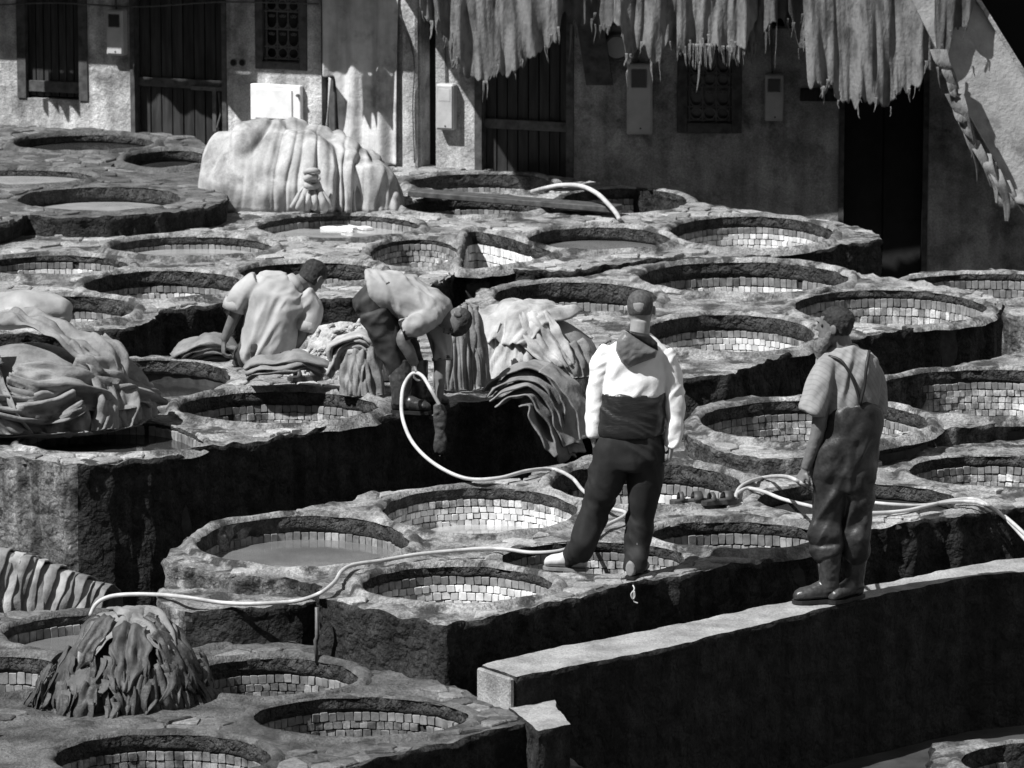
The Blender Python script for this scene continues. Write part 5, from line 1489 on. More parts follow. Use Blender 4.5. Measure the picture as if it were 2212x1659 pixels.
def fuse(name, geos, vox, m, parent, smooth=3, fn=None):
    V, F = [], []
    for v, f in geos:
        s = len(V); V += [tuple(a) for a in v]; F += [tuple(i + s for i in q) for q in f]
    me = mesh(name + '_src', V, F, m); recalc(me)
    o = bpy.data.objects.new(name + '_src', me); col.objects.link(o)
    r = o.modifiers.new('r', 'REMESH'); r.mode = 'VOXEL'; r.voxel_size = vox
    if smooth:
        q = o.modifiers.new('s', 'SMOOTH'); q.factor = .5; q.iterations = smooth
    dg = bpy.context.evaluated_depsgraph_get(); dg.update()
    out = bpy.data.meshes.new_from_object(o.evaluated_get(dg))
    bpy.data.objects.remove(o); bpy.data.meshes.remove(me)
    out.name = name
    if not out.materials: out.materials.append(m)
    n = len(out.vertices)
    if fn:
        co = np.empty(n * 3); out.vertices.foreach_get('co', co); co = co.reshape(-1, 3)
        nn = np.empty(n * 3); out.vertices.foreach_get('normal', nn); nn = nn.reshape(-1, 3)
        co = co + nn * fn(co)[:, None]; out.vertices.foreach_set('co', co.ravel())
    out.polygons.foreach_set('use_smooth', np.ones(len(out.polygons), bool)); out.update()
    return link(bpy.data.objects.new(name, out), parent)
def wrinkle(amp, scale, aniso, seed, tilt=0.0):
    "soft elongated creases; tilt turns their direction in the picture plane"
    A = np.array(aniso, float); c, s_ = math.cos(tilt), math.sin(tilt)
    R = np.array([[c, 0, -s_], [0, 1, 0], [s_, 0, c]])
    def fn(co):
        q = (co @ R.T) * A * scale + seed
        w = np.column_stack([fbm(q, .6, 1, 3), fbm(q, .6, 1, 13), fbm(q, .6, 1, 23)]) * .9
        q = q + w
        return (np.exp(-(pnoise(q) * 4.0) ** 2) - .35 + .5 * np.exp(-(pnoise(q * 1.7 + 9) * 4.0) ** 2) - .2 + .5 * pnoise(q * .5)) * amp
    return fn
def unit(v): 
    v = Vector(v); v.normalize(); return v
def head_geo(c, up, fwd, h, ear=True, nose=True):
    c, up, fwd = Vector(c), unit(up), Vector(fwd); fwd = unit(fwd - up * fwd.dot(up)); sd = up.cross(fwd)
    H = h / 2
    prof = [(-1, .22, .22, .42), (-.92, .36, .34, .36), (-.75, .50, .52, .24), (-.5, .59, .68, .10), (-.2, .64, .80, .02), (.1, .67, .86, -.04), (.4, .67, .86, -.07), (.65, .58, .74, -.08), (.85, .42, .52, -.08), (.97, .2, .25, -.08)]
    g = [ring_loft([(c + up * (t * H) + fwd * (o * H), sd * (w * H), fwd * (d * H)) for t, w, d, o in prof])]
    if nose:
        g.append(limb([c + up * (.12 * H) + fwd * (.80 * H), c + up * (-.12 * H) + fwd * (.93 * H), c + up * (-.26 * H) + fwd * (.97 * H)], [.07 * H, .11 * H, .14 * H], 8, .01))
        g.append(ball(c + up * (.26 * H) + fwd * (.72 * H), (.3 * H, .3 * H, .09 * H), 10))
        g.append(ball(c + up * (-.52 * H) + fwd * (.76 * H), (.14 * H, .14 * H, .07 * H), 8))
    if ear:
        for s in (-1, 1):
            e = c + sd * (s * .69 * H) - fwd * (.06 * H) - up * (.05 * H)
            g.append(ring_loft([(e - sd * s * .05 * H, fwd * (.10 * H), up * (.17 * H)), (e + sd * s * .09 * H - fwd * .06 * H, fwd * (.17 * H), up * (.28 * H)), (e + sd * s * .15 * H - fwd * .09 * H, fwd * (.15 * H), up * (.25 * H))], 10))
    return g
def hair_geo(c, up, fwd, h, k=1.06, low=-.35, back=.06, front=.3):
    c, up, fwd = Vector(c), unit(up), Vector(fwd); fwd = unit(fwd - up * fwd.dot(up)); sd = up.cross(fwd); H = h / 2
    prof = [(low, .58, .50, -.24), (-.1, .64, .62, -.20), (.1, .67, .70, -.18), (.4, .68, .80, -.10), (.65, .60, .75, -.08), (.85, .44, .55, -.08), (1.0, .2, .25, -.08)]
    return [ring_loft([(c + up * (t * H) + fwd * (o * H), sd * (w * H * k), fwd * (d * H * k)) for t, w, d, o in prof])]
def hand_geo(wrist, d, palm, L=.185, curl=.5, thumb_side=1, spread=.12, curls=None):
    "d: from wrist to knuckles; palm: the way the palm faces"
    w, d, palm = Vector(wrist), unit(d), Vector(palm); palm = unit(palm - d * palm.dot(d)); sd = d.cross(palm) * thumb_side
    pl = L * .52; pw = L * .22
    g = [ring_loft([(w - d * .02, sd * .026, palm * .019), (w + d * pl * .3, sd * pw * .8, palm * .017), (w + d * pl * .75, sd * pw, palm * .015), (w + d * pl * 1.02, sd * pw * .93, palm * .011)], 14)]
    lens = (.92, 1.0, .94, .76)
    for i in range(4):
        u = (1.5 - i) / 1.5 * .72
        b = w + d * (pl * .93) + sd * (u * pw)
        q = [b]; a = 0; fl = L * .46 * lens[i]
        cu = curls[i] if curls else curl * (1 + .12 * i)
        for s in (.45, .32, .25):
            a += cu
            dd = d * math.cos(a) + palm * math.sin(a) + sd * (u * spread)
            q.append(q[-1] + dd.normalized() * fl * s)
        g.append(limb(q, [.0098, .0092, .0085, .007], 9, .008))
    b = w + d * pl * .28 + sd * pw * .75
    q = [b, b + (sd * .75 + d * .65 + palm * .25).normalized() * L * .17, b + (sd * .75 + d * .65 + palm * .25).normalized() * L * .17 + (d * .85 + sd * .15 + palm * .45 * (1 + curl)).normalized() * L * .15,]
    q.append(q[-1] + (d * .7 - sd * .1 + palm * .5 * (1 + curl)).normalized() * L * .12)
    g.append(limb(q, [.013, .0115, .0105, .008], 9, .008))
    return g
def boot_geo(ankle, toe, top, r_top, r_an, foot_r=.045):
    "ankle, toe: points at sole level; top: top of the shaft"
    A, T, U = Vector(ankle), Vector(toe), Vector(top)
    up = Vector((0, 0, 1)); d = unit(T - A); sd = up.cross(d)
    g = [limb([U, U * .5 + (A + up * .12) * .5, A + up * .11, A + up * .05], [r_top, (r_top + r_an) / 2 * 1.02, r_an, r_an * .98], 18)]
    L = (T - A).length
    g.append(ring_loft([(A - d * .06 + up * .045, sd * .028, up * .045), (A - d * .03 + up * .05, sd * .040, up * .05), (A + d * L * .3 + up * .055, sd * .043, up * .055), (A + d * L * .55 + up * .043, sd * .05, up * .043), (A + d * L * .82 + up * .037, sd * .05, up * .037), (A + d * L * .97 + up * .028, sd * .036, up * .028), (A + d * L * 1.03 + up * .022, sd * .015, up * .015)], 16))
    return g
def sole_geo(A, T, w=.052, th=.018, back=.065):
    A, T = Vector(A), Vector(T); up = Vector((0, 0, 1)); d = unit(T - A); sd = up.cross(d); L = (T - A).length
    o = []
    for t, k in ((-back / L, .55), (-.1, .75), (.1, .82), (.35, .8), (.6, .98), (.85, .95), (1.0, .7), (1.06, .3)): o.append((t, k))
    pts = [A + d * (t * L) + sd * (w * k) for t, k in o] + [A + d * (t * L) - sd * (w * k) for t, k in o[::-1]]
    n = len(pts)
    return [tuple(p) for p in pts] + [tuple(p + up * th) for p in pts], [tuple(range(n - 1, -1, -1)), tuple(range(n, 2 * n))] + [(i, (i + 1) % n, n + (i + 1) % n, n + i) for i in range(n)]
def px_half(n, Y): return n * (Y * math.cos(PITCH) + 1.1) / FPX
def torso(rows, Y, ratio=.62):
    "rows: (centre x px, y px, half width px, depth offset m, half depth m)"
    return ring_loft([(PY(x, y, Y + dy), Vector((px_half(w, Y), 0, 0)), Vector((0, hd, 0))) for x, y, w, dy, hd in rows], 26)
def pillow(name, outline, Y, bulge, m, parent, seed=0, step=4, back=.01, wr=.004, depth=None):
    "closed puffy shape from an outline (pixels at depth Y); bulges towards the yard"
    o = poly_resample(np.array([(x, y, 0) for x, y in outline], float), step)[:, :2]
    lo, hi = o.min(0), o.max(0)
    gx, gy = np.meshgrid(np.arange(lo[0], hi[0], step), np.arange(lo[1], hi[1], step)); g = np.column_stack([gx.ravel(), gy.ravel()])
    g = g[inside(g, o)]; g = g[edge_dist(g, o) > step * .5]
    vs = [Vector(a) for a in o] + [Vector(a) for a in g]
    ov, oe, of, *_ = delaunay_2d_cdt(vs, [(i, (i + 1) % len(o)) for i in range(len(o))], [], 0, 1e-6)
    ov = np.array([tuple(a) for a in ov]); of = [f for f in of if len(f) == 3]
    cen = np.array([ov[list(f)].mean(0) for f in of]); k = inside(cen, o); of = [f for f, b in zip(of, k) if b]
    d = edge_dist(ov, o); D = max(d.max(), 1e-6)
    prof = np.sqrt(np.clip(1 - (1 - np.minimum(d / (D * .75), 1)) ** 2, 0, 1))
    n = len(ov); nz = np.column_stack([ov * .05, np.full(n, seed)])
    off = prof * bulge + np.abs(fbm(nz, 1, 2)) * wr * 4 * prof
    dd = depth(ov) if depth else np.zeros(n)
    a = [tuple(PY(x, y, Y + dd[i] - off[i])) for i, (x, y) in enumerate(ov)]
    b = [tuple(PY(x, y, Y + dd[i] + back * (1 if prof[i] > 0 else 0))) for i, (x, y) in enumerate(ov)]
    F = [tuple(f) for f in of] + [tuple(i + n for i in f[::-1]) for f in of]
    me_o = obj(name, a + b, F, m, parent)
    bm = bmesh.new(); bm.from_mesh(me_o.data); bmesh.ops.remove_doubles(bm, verts=bm.verts, dist=.0008); bmesh.ops.recalc_face_normals(bm, faces=bm.faces); bm.to_mesh(me_o.data); bm.free()
    return me_o

# ---------------------------------------------------------------- man in the hooded jacket (seen from behind)
def jacket_man():
    Y = P(1290, 1243, Z1).y
    J = lambda x, y, dy=0.0: PY(x, y, Y + dy)
    root = empty('person', P(1290, 1243, Z1), 'person standing with back turned in white and black hooded jacket, dark trousers', 'person')
    hc, hu, hf = J(1383, 668, .02), Vector((.0, .06, 1)), Vector((.12, 1, -.05))
    lw, rw = J(1281, 945, -.04), J(1450, 962, -.02)
    body = head_geo(hc, hu, hf, .228)
    body += [limb([J(1384, 690, .0), J(1381, 730, .0), J(1378, 765, .02)], [.060, .062, .085])]
    body += [torso([(1373, 745, 30, 0, .07), (1372, 765, 58, .01, .09), (1370, 820, 60, .0, .105), (1366, 905, 54, 0, .1), (1364, 960, 58, 0, .1), (1362, 990, 50, 0, .09)], Y)]
    for sh, el, wr_ in ((J(1310, 768), J(1288, 870, .0), lw), (J(1440, 778), J(1456, 880, .0), rw)):
        body += [limb([sh, el, wr_], [.052, .042, .029])]
    LA, RA = P(1240, 1232, Z1) , P(1372, 1246, Z1)
    for hip, kn, an in ((J(1332, 970), J(1286, 1092, .03), LA + Vector((0, 0, .09))), (J(1394, 972), J(1384, 1100, .02), RA + Vector((0, 0, .09)))):
        body += [limb([hip, kn, an], [.085, .05, .036])]
    body += hand_geo(rw, J(1446, 1000) - rw, Vector((-1, .2, 0)), .18, .55, 1)
    body += hand_geo(lw, J(1290, 985, .02) - lw, Vector((1, .2, 0)), .18, .5, -1)
    fuse('body', body, .006, M['skin_light'], root, 3)
    fuse('hair', hair_geo(hc + Vector((0, .0, .004)), hu, hf, .228, 1.02, -.30), .007, M['buzz'], root, 3)
    # jacket
    up = [torso([(1378, 722, 24, .0, .07), (1378, 735, 40, .0, .08), (1376, 752, 62, .0, .095), (1372, 775, 71, .0, .115), (1370, 815, 69, .0, .128), (1367, 852, 68, .0, .13)], Y)]
    up += [limb([J(1320, 758), J(1299, 792), J(1287, 872, .0), J(1283, 944, -.03)], [.064, .064, .055, .043], 18), limb([J(1430, 764), J(1448, 800), J(1459, 880), J(1452, 966, -.02)], [.064, .064, .055, .043], 18)]
    fuse('jacket', up, .009, M['white_nylon'], root, 4, wrinkle(.013, 8, (1, 1, .5), 3.0, .9))
    lo = [torso([(1368, 846, 71, .0, .136), (1365, 880, 72, .0, .14), (1362, 912, 73, .0, .145), (1360, 930, 74, .0, .148), (1360, 939, 70, .0, .14)], Y)]
    fuse('jacket_lower_panel', lo, .008, M['black_nylon'], root, 2, wrinkle(.010, 8, (.4, .6, 1.0), 8.0, .35))
    # hood lying on the back
    pillow('hood', [(1350, 716), (1364, 722), (1394, 742), (1421, 757), (1416, 772), (1390, 782), (1358, 796), (1342, 782), (1330, 757), (1332, 735)], Y - .115, .055, M['grey_nylon'], root, 2.0, 3, .05, .003)
    pillow('hood_lining', [(1350, 713), (1372, 717), (1402, 722), (1420, 740), (1422, 758), (1396, 745), (1368, 727)], Y - .105, .035, M['black'], root, 5.0, 3, .04, .004)
    # trousers
    tr = [torso([(1360, 934, 66, .0, .128), (1358, 960, 74, .0, .135), (1358, 990, 77, .0, .14), (1356, 1010, 74, .0, .125)], Y)]
    tr += [limb([J(1322, 990), J(1306, 1040, .01), J(1282, 1110, .03), J(1256, 1180, .02), LA + Vector((.01, .0, .10)), LA + Vector((.02, 0, .045))], [.112, .108, .086, .074, .068, .070], 20),
           limb([J(1392, 990), J(1394, 1040, .01), J(1385, 1110, .03), J(1376, 1180, .02), RA + Vector((.0, .0, .10)), RA + Vector((.0, 0, .045))], [.106, .104, .084, .072, .067, .068], 20)]
    fuse('trousers', tr, .009, M['track'], root, 12, wrinkle(.016, 6.5, (1, 1, .4), 12.0, -.7))
    for k, (a, b) in enumerate(((LA + Vector((.02, 0, 0)), P(1178, 1228, Z1)), (RA + Vector((-.01, -.02, 0)), P(1392, 1236, Z1)))):
        fuse('shoe', boot_geo(a + Vector((0, 0, .016)), b + Vector((0, 0, .016)), a + Vector((0, 0, .075)), .040, .040), .006, M['shoe_pale' if k == 0 else 'shoe_grey'], root, 3)
        v, f = sole_geo(a, b); obj('sole', v, f, M['shoe_grey' if k == 0 else 'black'], root, smooth=False)
    # faint print down the sleeve
    fix(root)
jacket_man()

# ---------------------------------------------------------------- bearded man in waders
def wader_man():
    Y = P(1800, 1297, ZW).y
    J = lambda x, y, dy=0.0: PY(x, y, Y + dy)
    root = empty('person', P(1800, 1297, ZW), 'bearded person in dark rubber waders and short sleeved shirt standing on the low wall', 'person')
    hc, hu, hf = J(1803, 706, .0), Vector((.05, .0, 1)), Vector((-1, .30, -.08))
    lw, rw = J(1740, 1012, -.06), J(1888, 972, .1)
    body = head_geo(hc, hu, hf, .235)
    body += [limb([J(1812, 725, .0), J(1820, 755), J(1826, 785)], [.062, .068, .09])]
    body += [torso([(1832, 768, 40, 0, .09), (1832, 800, 58, .0, .10), (1832, 860, 58, .0, .11), (1826, 930, 54, 0, .11), (1822, 1000, 52, 0, .11)], Y)]
    body += [limb([J(1778, 800, -.05), J(1768, 925, -.08), lw], [.058, .046, .032]), limb([J(1884, 800, .05), J(1892, 900, .08), rw], [.056, .044, .03])]
    LA, RA = P(1790, 1300, ZW), P(1846, 1292, ZW)
    body += [limb([J(1803, 1000), J(1786, 1115), LA + Vector((0, 0, .1))], [.085, .06, .04]), limb([J(1845, 1000), J(1850, 1115, .03), RA + Vector((0, 0, .1))], [.085, .06, .04])]
    body += hand_geo(lw, J(1724, 1046, -.06) - lw, Vector((.5, .4, -.2)), .19, .85, 1)
    body += hand_geo(rw, Vector((0, 0, -1)), Vector((-1, 0, 0)), .18, .5, -1)
    fuse('body', body, .006, M['skin'], root, 3, lambda co: fbm(co, 26, 2) * .003)
    fuse('hair', hair_geo(hc + Vector((.004, 0, .006)), hu, hf, .235, 1.10, -.40), .007, M['hair'], root, 2, lambda co: fbm(co, 40, 2) * .010)
    bd = [limb([J(1776, 738, -.0), J(1772, 758), J(1771, 782)], [.045, .042, .014]), ball(J(1783, 738), (.055, .05, .035)), limb([J(1795, 715, -.07), J(1785, 738, -.05), J(1775, 755, -.01)], [.016, .03, .03])]
    fuse('beard', bd, .006, M['beard'], root, 2, lambda co: fbm(co, 50, 2) * .005)
    for s in (-1,): obj('eye', *ball(J(1776, 703, -.035), .010, 10), M['black'], root)
    # shirt
    sh = [torso([(1822, 748, 26, .0, .075), (1828, 758, 46, .0, .085), (1830, 775, 64, .0, .11), (1831, 810, 68, .0, .128), (1833, 865, 62, .0, .122), (1830, 915, 55, .0, .105)], Y)]
    sh += [limb([J(1800, 776, -.03), J(1777, 815, -.07), J(1762, 868, -.09), J(1754, 890, -.095)], [.064, .074, .079, .077], 20), limb([J(1862, 776, .03), J(1884, 815, .06), J(1891, 868, .08), J(1890, 888, .08)], [.062, .066, .065, .062], 20)]
    fuse('shirt', sh, .009, M['shirt_c'], root, 3, wrinkle(.015, 8, (1, 1, .3), 21.0, .25))
    # overall: bib, trousers and rubber legs in one
    ov = [torso([(1850, 867, 30, -.02, .122), (1844, 884, 54, -.005, .138), (1837, 905, 66, .0, .145), (1834, 935, 67, .0, .147), (1828, 970, 70, .0, .15), (1822, 1020, 68, .0, .145), (1820, 1055, 60, .0, .11)], Y)]
    ov += [limb([J(1800, 1000), J(1792, 1085, -.01), J(1788, 1125, -.02), J(1783, 1150, -.035), J(1788, 1170, -.02), J(1786, 1185, -.03), LA + Vector((.0, 0, .29))], [.115, .106, .088, .097, .080, .092, .078], 20),
           limb([J(1846, 1000), J(1850, 1085, .02), J(1851, 1135, .02), J(1848, 1160, .01), J(1850, 1185, .02), RA + Vector((0, 0, .29))], [.11, .102, .084, .092, .078, .076], 20)]
    fuse('overall', ov, .009, M['wader'], root, 6, wrinkle(.024, 5.5, (1, 1, .45), 33.0, .5))
    # straps: a Y on the back
    for pts in ([(1790, 770, -.085), (1815, 778, -.118), (1835, 805, -.14), (1850, 840, -.147), (1858, 872, -.14)], [(1878, 758, -.05), (1872, 790, -.122), (1868, 830, -.138), (1862, 855, -.143), (1858, 874, -.143)]):
        v, f = tube_geo(spline([J(*a) for a in pts], .02), .010, 8); obj('strap', v, f, M['black'], root)
    for k, (a, b, t) in enumerate(((LA, P(1728, 1303, ZW), LA + Vector((.0, 0, .33))), (RA, P(1816, 1299, ZW) , RA + Vector((0, 0, .33))))):
        d = unit(b - a); b = a + d * .215
        fuse('boot', boot_geo(a + Vector((0, 0, .02)), b + Vector((0, 0, .02)), t, .078, .058), .006, M['boot'], root, 3, wrinkle(.004, 12, (1, 1, 1), 5.0))
        v, f = sole_geo(a, b, .054, .022); obj('sole', v, f, M['black'], root, smooth=False)
    fix(root)
wader_man()

# ---------------------------------------------------------------- man bending over the vat edge
def bent_man():
    Y = P(875, 888, Z2).y + .05
    J = lambda x, y, dy=0.0: PY(x, y, Y + dy)
    root = empty('person', P(875, 888, Z2), 'person in knit cap and rubber boots bending down with the hose', 'person')
    hu = J(1012, 706) - J(950, 672); hf = Vector((-.40, -.62, -.9))
    hc = J(981, 692, -.04)
    lw, rw = J(896, 786, -.16), J(948, 862, .02)
    body = head_geo(hc, hu, hf, .225)
    body += [limb([J(930, 668), J(952, 678, -.02), J(968, 686, -.03)], [.085, .065, .06])]
    body += [limb([J(812, 650), J(850, 630), J(900, 650), J(936, 675)], [.10, .105, .10, .08], 20)]
    body += [limb([J(930, 690, -.12), J(872, 726, -.2), J(884, 760, -.19), lw], [.055, .048, .044, .032]), limb([J(945, 700, .1), J(950, 785, .08), rw], [.055, .044, .030])]
    LA, RA = P(866, 892, Z2), P(905, 880, Z2)
    body += [limb([J(812, 662, -.07), J(845, 765, -.06), LA + Vector((0, 0, .1))], [.085, .06, .042]), limb([J(825, 662, .1), J(880, 770, .14), RA + Vector((0, 0, .1))], [.085, .06, .042])]
    body += hand_geo(lw, J(892, 815, -.17) - lw, Vector((1, .2, 0)), .18, .9, 1)
    body += hand_geo(rw, J(946, 890, .0) - rw, Vector((-1, .1, 0)), .18, .45, 1)
    fuse('body', body, .006, M['skin'], root, 3)
    hx = unit(hu)
    cap = hair_geo(hc + hx * .006, hu, hf, .225, 1.12, .12, front=.4)
    cap += [ring_loft([(hc + hx * (t * .112) + unit(hf) * .0, unit(hx.cross(hf)) * (.093 * w), unit(hf - hx * hf.dot(hx)) * (.108 * w)) for t, w in ((.22, .93), (.36, .97), (.6, .86), (.85, .6), (1.02, .3))])]
    fuse('knit_cap', cap, .006, M['beanie'], root, 3, lambda co: fbm(co, 60, 2) * .004)
    hfu = unit(hf - hx * hf.dot(hx)); hs = hx.cross(hfu)
    for q in (-1, 1): obj('eye', *ball(hc + hfu * .088 + hs * (.034 * q) + hx * .008, .010, 10), M['black'], root)
    sh = [ring_loft([(J(800, 622), Vector((-.03, 0, .12)), Vector((0, .165, 0))), (J(815, 628), Vector((-.0, 0, .138)), Vector((0, .175, 0))), (J(850, 636), Vector((.02, 0, .150)), Vector((0, .18, 0))), (J(890, 652), Vector((.05, 0, .145)), Vector((0, .19, 0))), (J(922, 668), Vector((.075, 0, .125)), Vector((0, .195, 0))), (J(945, 680), Vector((.08, 0, .095)), Vector((0, .15, 0))), (J(957, 686), Vector((.06, 0, .06)), Vector((0, .08, 0)))], 26)]
    sh += [limb([J(935, 676, -.1), J(905, 698, -.2), J(872, 712, -.22)], [.078, .072, .068], 18), limb([J(940, 690, .1), J(952, 735, .11), J(954, 775, .09)], [.078, .066, .062], 18)]
    fuse('polo_shirt', sh, .009, M['shirt_b'], root, 3, wrinkle(.018, 8, (1, 1, .35), 41.0, -.3))
    v, f = tube_geo([J(944, 676, -.01), J(953, 681, -.02), J(958, 684, -.025)], [.092, .085, .08], 20); obj('collar', v, f, M['shirt_b'], root)
    for a, b in ((J(884, 709, -.215), J(868, 715, -.222)), (J(953, 771, .095), J(954, 777, .09))):
        v, f = tube_geo([a, b], [.067, .066] if a.y > Y else [.073, .072], 18); obj('cuff_band', v, f, M['black'], root)
    v, f = tube_geo([J(806, 618), J(800, 628)], [.165, .165], 20)
    tr = [ring_loft([(J(822, 612), Vector((.12, 0, .045)), Vector((0, .155, 0))), (J(803, 635), Vector((.125, 0, .05)), Vector((0, .165, 0))), (J(806, 665), Vector((.12, 0, .0)), Vector((0, .16, 0))), (J(812, 690), Vector((.105, 0, -.02)), Vector((0, .14, 0)))], 22)]
    tr += [limb([J(810, 670, -.08), J(828, 715, -.08), J(848, 765, -.07), J(862, 800, -.05)], [.112, .105, .088, .078], 18), limb([J(828, 670, .09), J(855, 715, .12), J(882, 765, .14), J(895, 800, .12)], [.11, .1, .086, .078], 18)]
    fuse('trousers', tr, .009, M['work_trousers'], root, 3, wrinkle(.014, 7, (1, 1, .5), 51.0, .8))
    for k, (a, b, t) in enumerate(((LA, P(915, 894, Z2), J(866, 782, -.05)), (RA, P(955, 880, Z2), J(896, 782, .12)))):
        b = a + unit(b - a) * .2
        fuse('boot', boot_geo(a + Vector((0, 0, .02)), b + Vector((0, 0, .02)), t, .092, .062), .006, M['boot'], root, 3, wrinkle(.004, 12, (1, 1, 1), 5.0))
        v, f = sole_geo(a, b, .054, .022); obj('sole', v, f, M['black'], root, smooth=False)
    fix(root)
    # the small skin he rinses
    o = pillow('rinsed_skin', [(936, 876), (946, 868), (958, 874), (966, 890), (964, 915), (960, 930), (966, 948), (962, 975), (954, 980), (950, 986), (944, 980), (937, 982), (936, 960), (940, 935), (936, 910)], Y - .32, .008, M['hide_dark'], None, 3.0, 3, .006, .004)
    tag(o, 'small wet dark skin dangling from the hand of the bending man', 'hide')
bent_man()

# ---------------------------------------------------------------- kneeling man
def kneeling_man():
    Y = P(600, 800, Z2).y - .05
    J = lambda x, y, dy=0.0: PY(x, y, Y + dy)
    root = empty('person', P(600, 800, Z2), 'person kneeling with back turned in loose pale shirt with rolled sleeves', 'person')
    hu = Vector((.55, .35, .75)); hf = Vector((.6, .7, -.6))
    hc = J(676, 597, .1)
    lw, rw = J(484, 735, .05), J(630, 758, .0)
    body = head_geo(hc, hu, hf, .235)
    body += [limb([J(622, 625, .03), J(645, 612, .06), J(660, 605, .08)], [.09, .064, .06])]
    body += [limb([J(575, 750), J(590, 700), J(605, 655), J(625, 628, .02)], [.13, .135, .13, .08], 20)]
    body += [limb([J(540, 630), J(512, 672, .02), lw], [.056, .046, .031]), limb([J(660, 660), J(655, 715, -.04), rw], [.056, .046, .031])]
    body += [limb([J(555, 750, .0), J(540, 785, .3), J(610, 800, .02), J(690, 798, -.06)], [.1, .08, .065, .045]), limb([J(600, 755, .05), J(600, 785, .42), J(650, 792, .15), J(715, 790, .1)], [.1, .08, .065, .045])]
    body += hand_geo(lw, J(482, 775, .04) - lw, Vector((1, .3, 0)), .18, .6, -1)
    body += hand_geo(rw, J(625, 790, .0) - rw, Vector((-1, .2, 0)), .18, .5, 1)
    fuse('body', body, .006, M['skin'], root, 3)
    fuse('hair', hair_geo(hc, hu, hf, .235, 1.09, -.55), .007, M['hair'], root, 2, lambda co: fbm(co, 40, 2) * .009)
    sh = [ring_loft([(J(577, 778), Vector((.17, 0, .02)), Vector((0, .15, 0))), (J(580, 750), Vector((.2, 0, .03)), Vector((0, .17, 0))), (J(588, 705), Vector((.205, 0, .06)), Vector((0, .17, 0))), (J(598, 665), Vector((.215, 0, .02)), Vector((0, .16, 0))), (J(602, 635), Vector((.215, 0, -.06)), Vector((0, .14, 0))), (J(612, 615, .02), Vector((.17, 0, -.09)), Vector((0, .11, 0))), (J(632, 608, .05), Vector((.06, 0, -.055)), Vector((0, .075, 0)))], 26)]
    sh += [limb([J(560, 612), J(530, 632), J(508, 660, .02)], [.085, .085, .078], 18), limb([J(650, 640), J(668, 668), J(660, 712, -.03)], [.085, .085, .075], 18)]
    fuse('shirt', sh, .009, M['shirt_a'], root, 3, wrinkle(.022, 7, (1, 1, .3), 61.0, .55))
    v, f = tube_geo([J(626, 620, .03), J(636, 613, .05), J(642, 609, .06)], [.088, .080, .076], 20); obj('collar', v, f, M['shirt_a'], root)
    for a, b in ((J(512, 650, .02), J(505, 670, .02)), (J(664, 694, -.02), J(658, 715, -.03))):
        v, f = tube_geo([a, a * .5 + b * .5, b], [.088, .092, .088], 18); obj('rolled_cuff', v, f, M['shirt_a'], root)
    tr = [limb([J(553, 757, .0), J(538, 785, .3), J(600, 798, .02), J(665, 796, -.05)], [.125, .105, .09, .075], 18), limb([J(602, 760, .05), J(600, 785, .42), J(650, 790, .15), J(690, 790, .1)], [.125, .105, .09, .075], 18), limb([J(545, 752, 0), J(610, 757, 0)], [.15, .15], 16)]
    fuse('trousers', tr, .010, M['work_trousers'], root, 3, wrinkle(.016, 7, (.5, 1, 1), 71.0))
    fix(root)
kneeling_man()
# ================================================================== hoses, sandals, plank and small things
M['hose'] = mat('pale_hose', .32, .50, 8, rough=.45, bump=.1, spec=.5, spots=.35, spotcol=.25, spotscale=9)
M['hose_grey'] = mat('grey_hose', .28, .36, 8, rough=.4, bump=.1, spec=.5)
def hose(label, pts, r, m='hose', name='hose'):
    q = spline(pts, .02)
    v, f = tube_geo(q, r, 12)
    tag(obj(name, v, f, M[m]), label, 'hose')
zg = lambda x, y, z=Z1: P(x, y, z + .045)
Yb = P(875, 888, Z2).y
hose('long pale hose looping from the hand of the bending man across the front vats',
     [PY(950, 876, Yb - .33), PY(930, 840, Yb - .32), PY(912, 812, Yb - .22), PY(893, 806, Yb - .14), PY(876, 825, Yb - .2), PY(868, 855, Yb - .3), PY(870, 905, Yb - .5), PY(893, 958, Yb - .75), PY(940, 1003, Yb - 1.0), PY(1005, 1033, Yb - 1.15), PY(1075, 1033, Yb - 1.15)]
     + [PY(1140, 1017, P(1140, 1040, Z1).y), zg(1195, 1014), zg(1235, 1032), zg(1262, 1062), zg(1310, 1095), zg(1352, 1110), zg(1300, 1140), zg(1240, 1176), zg(1210, 1190), zg(1150, 1194), zg(1095, 1187), zg(1050, 1185), zg(980, 1190), zg(900, 1198), zg(830, 1210), zg(765, 1220), zg(738, 1234), zg(722, 1258), zg(690, 1282), zg(640, 1298, -.11), zg(560, 1304, -.12), zg(480, 1302, -.13)] + [zg(400, 1290, -.11), PY(330, 1284, 29.78), PY(260, 1285, 29.85), PY(225, 1293, 29.9), PY(205, 1308, 29.9), PY(195, 1330, 29.9)], .0128)
Yw = P(1800, 1297, ZW).y
hose('pale hose held by the bearded man, running off to the right',
     [zg(1588, 1078), zg(1596, 1056), zg(1620, 1040), zg(1660, 1030), PY(1700, 1030, Yw + .3), PY(1728, 1042, Yw - .08), PY(1755, 1056, Yw + .25), zg(1800, 1075, .03), zg(1860, 1083, .03), zg(1930, 1090, .02), zg(1990, 1092), zg(2040, 1086), zg(2090, 1083), zg(2126, 1090, .03), PY(2168, 1114, 31.75), PY(2212, 1152, 31.4), PY(2260, 1200, 31.2)], .0125)
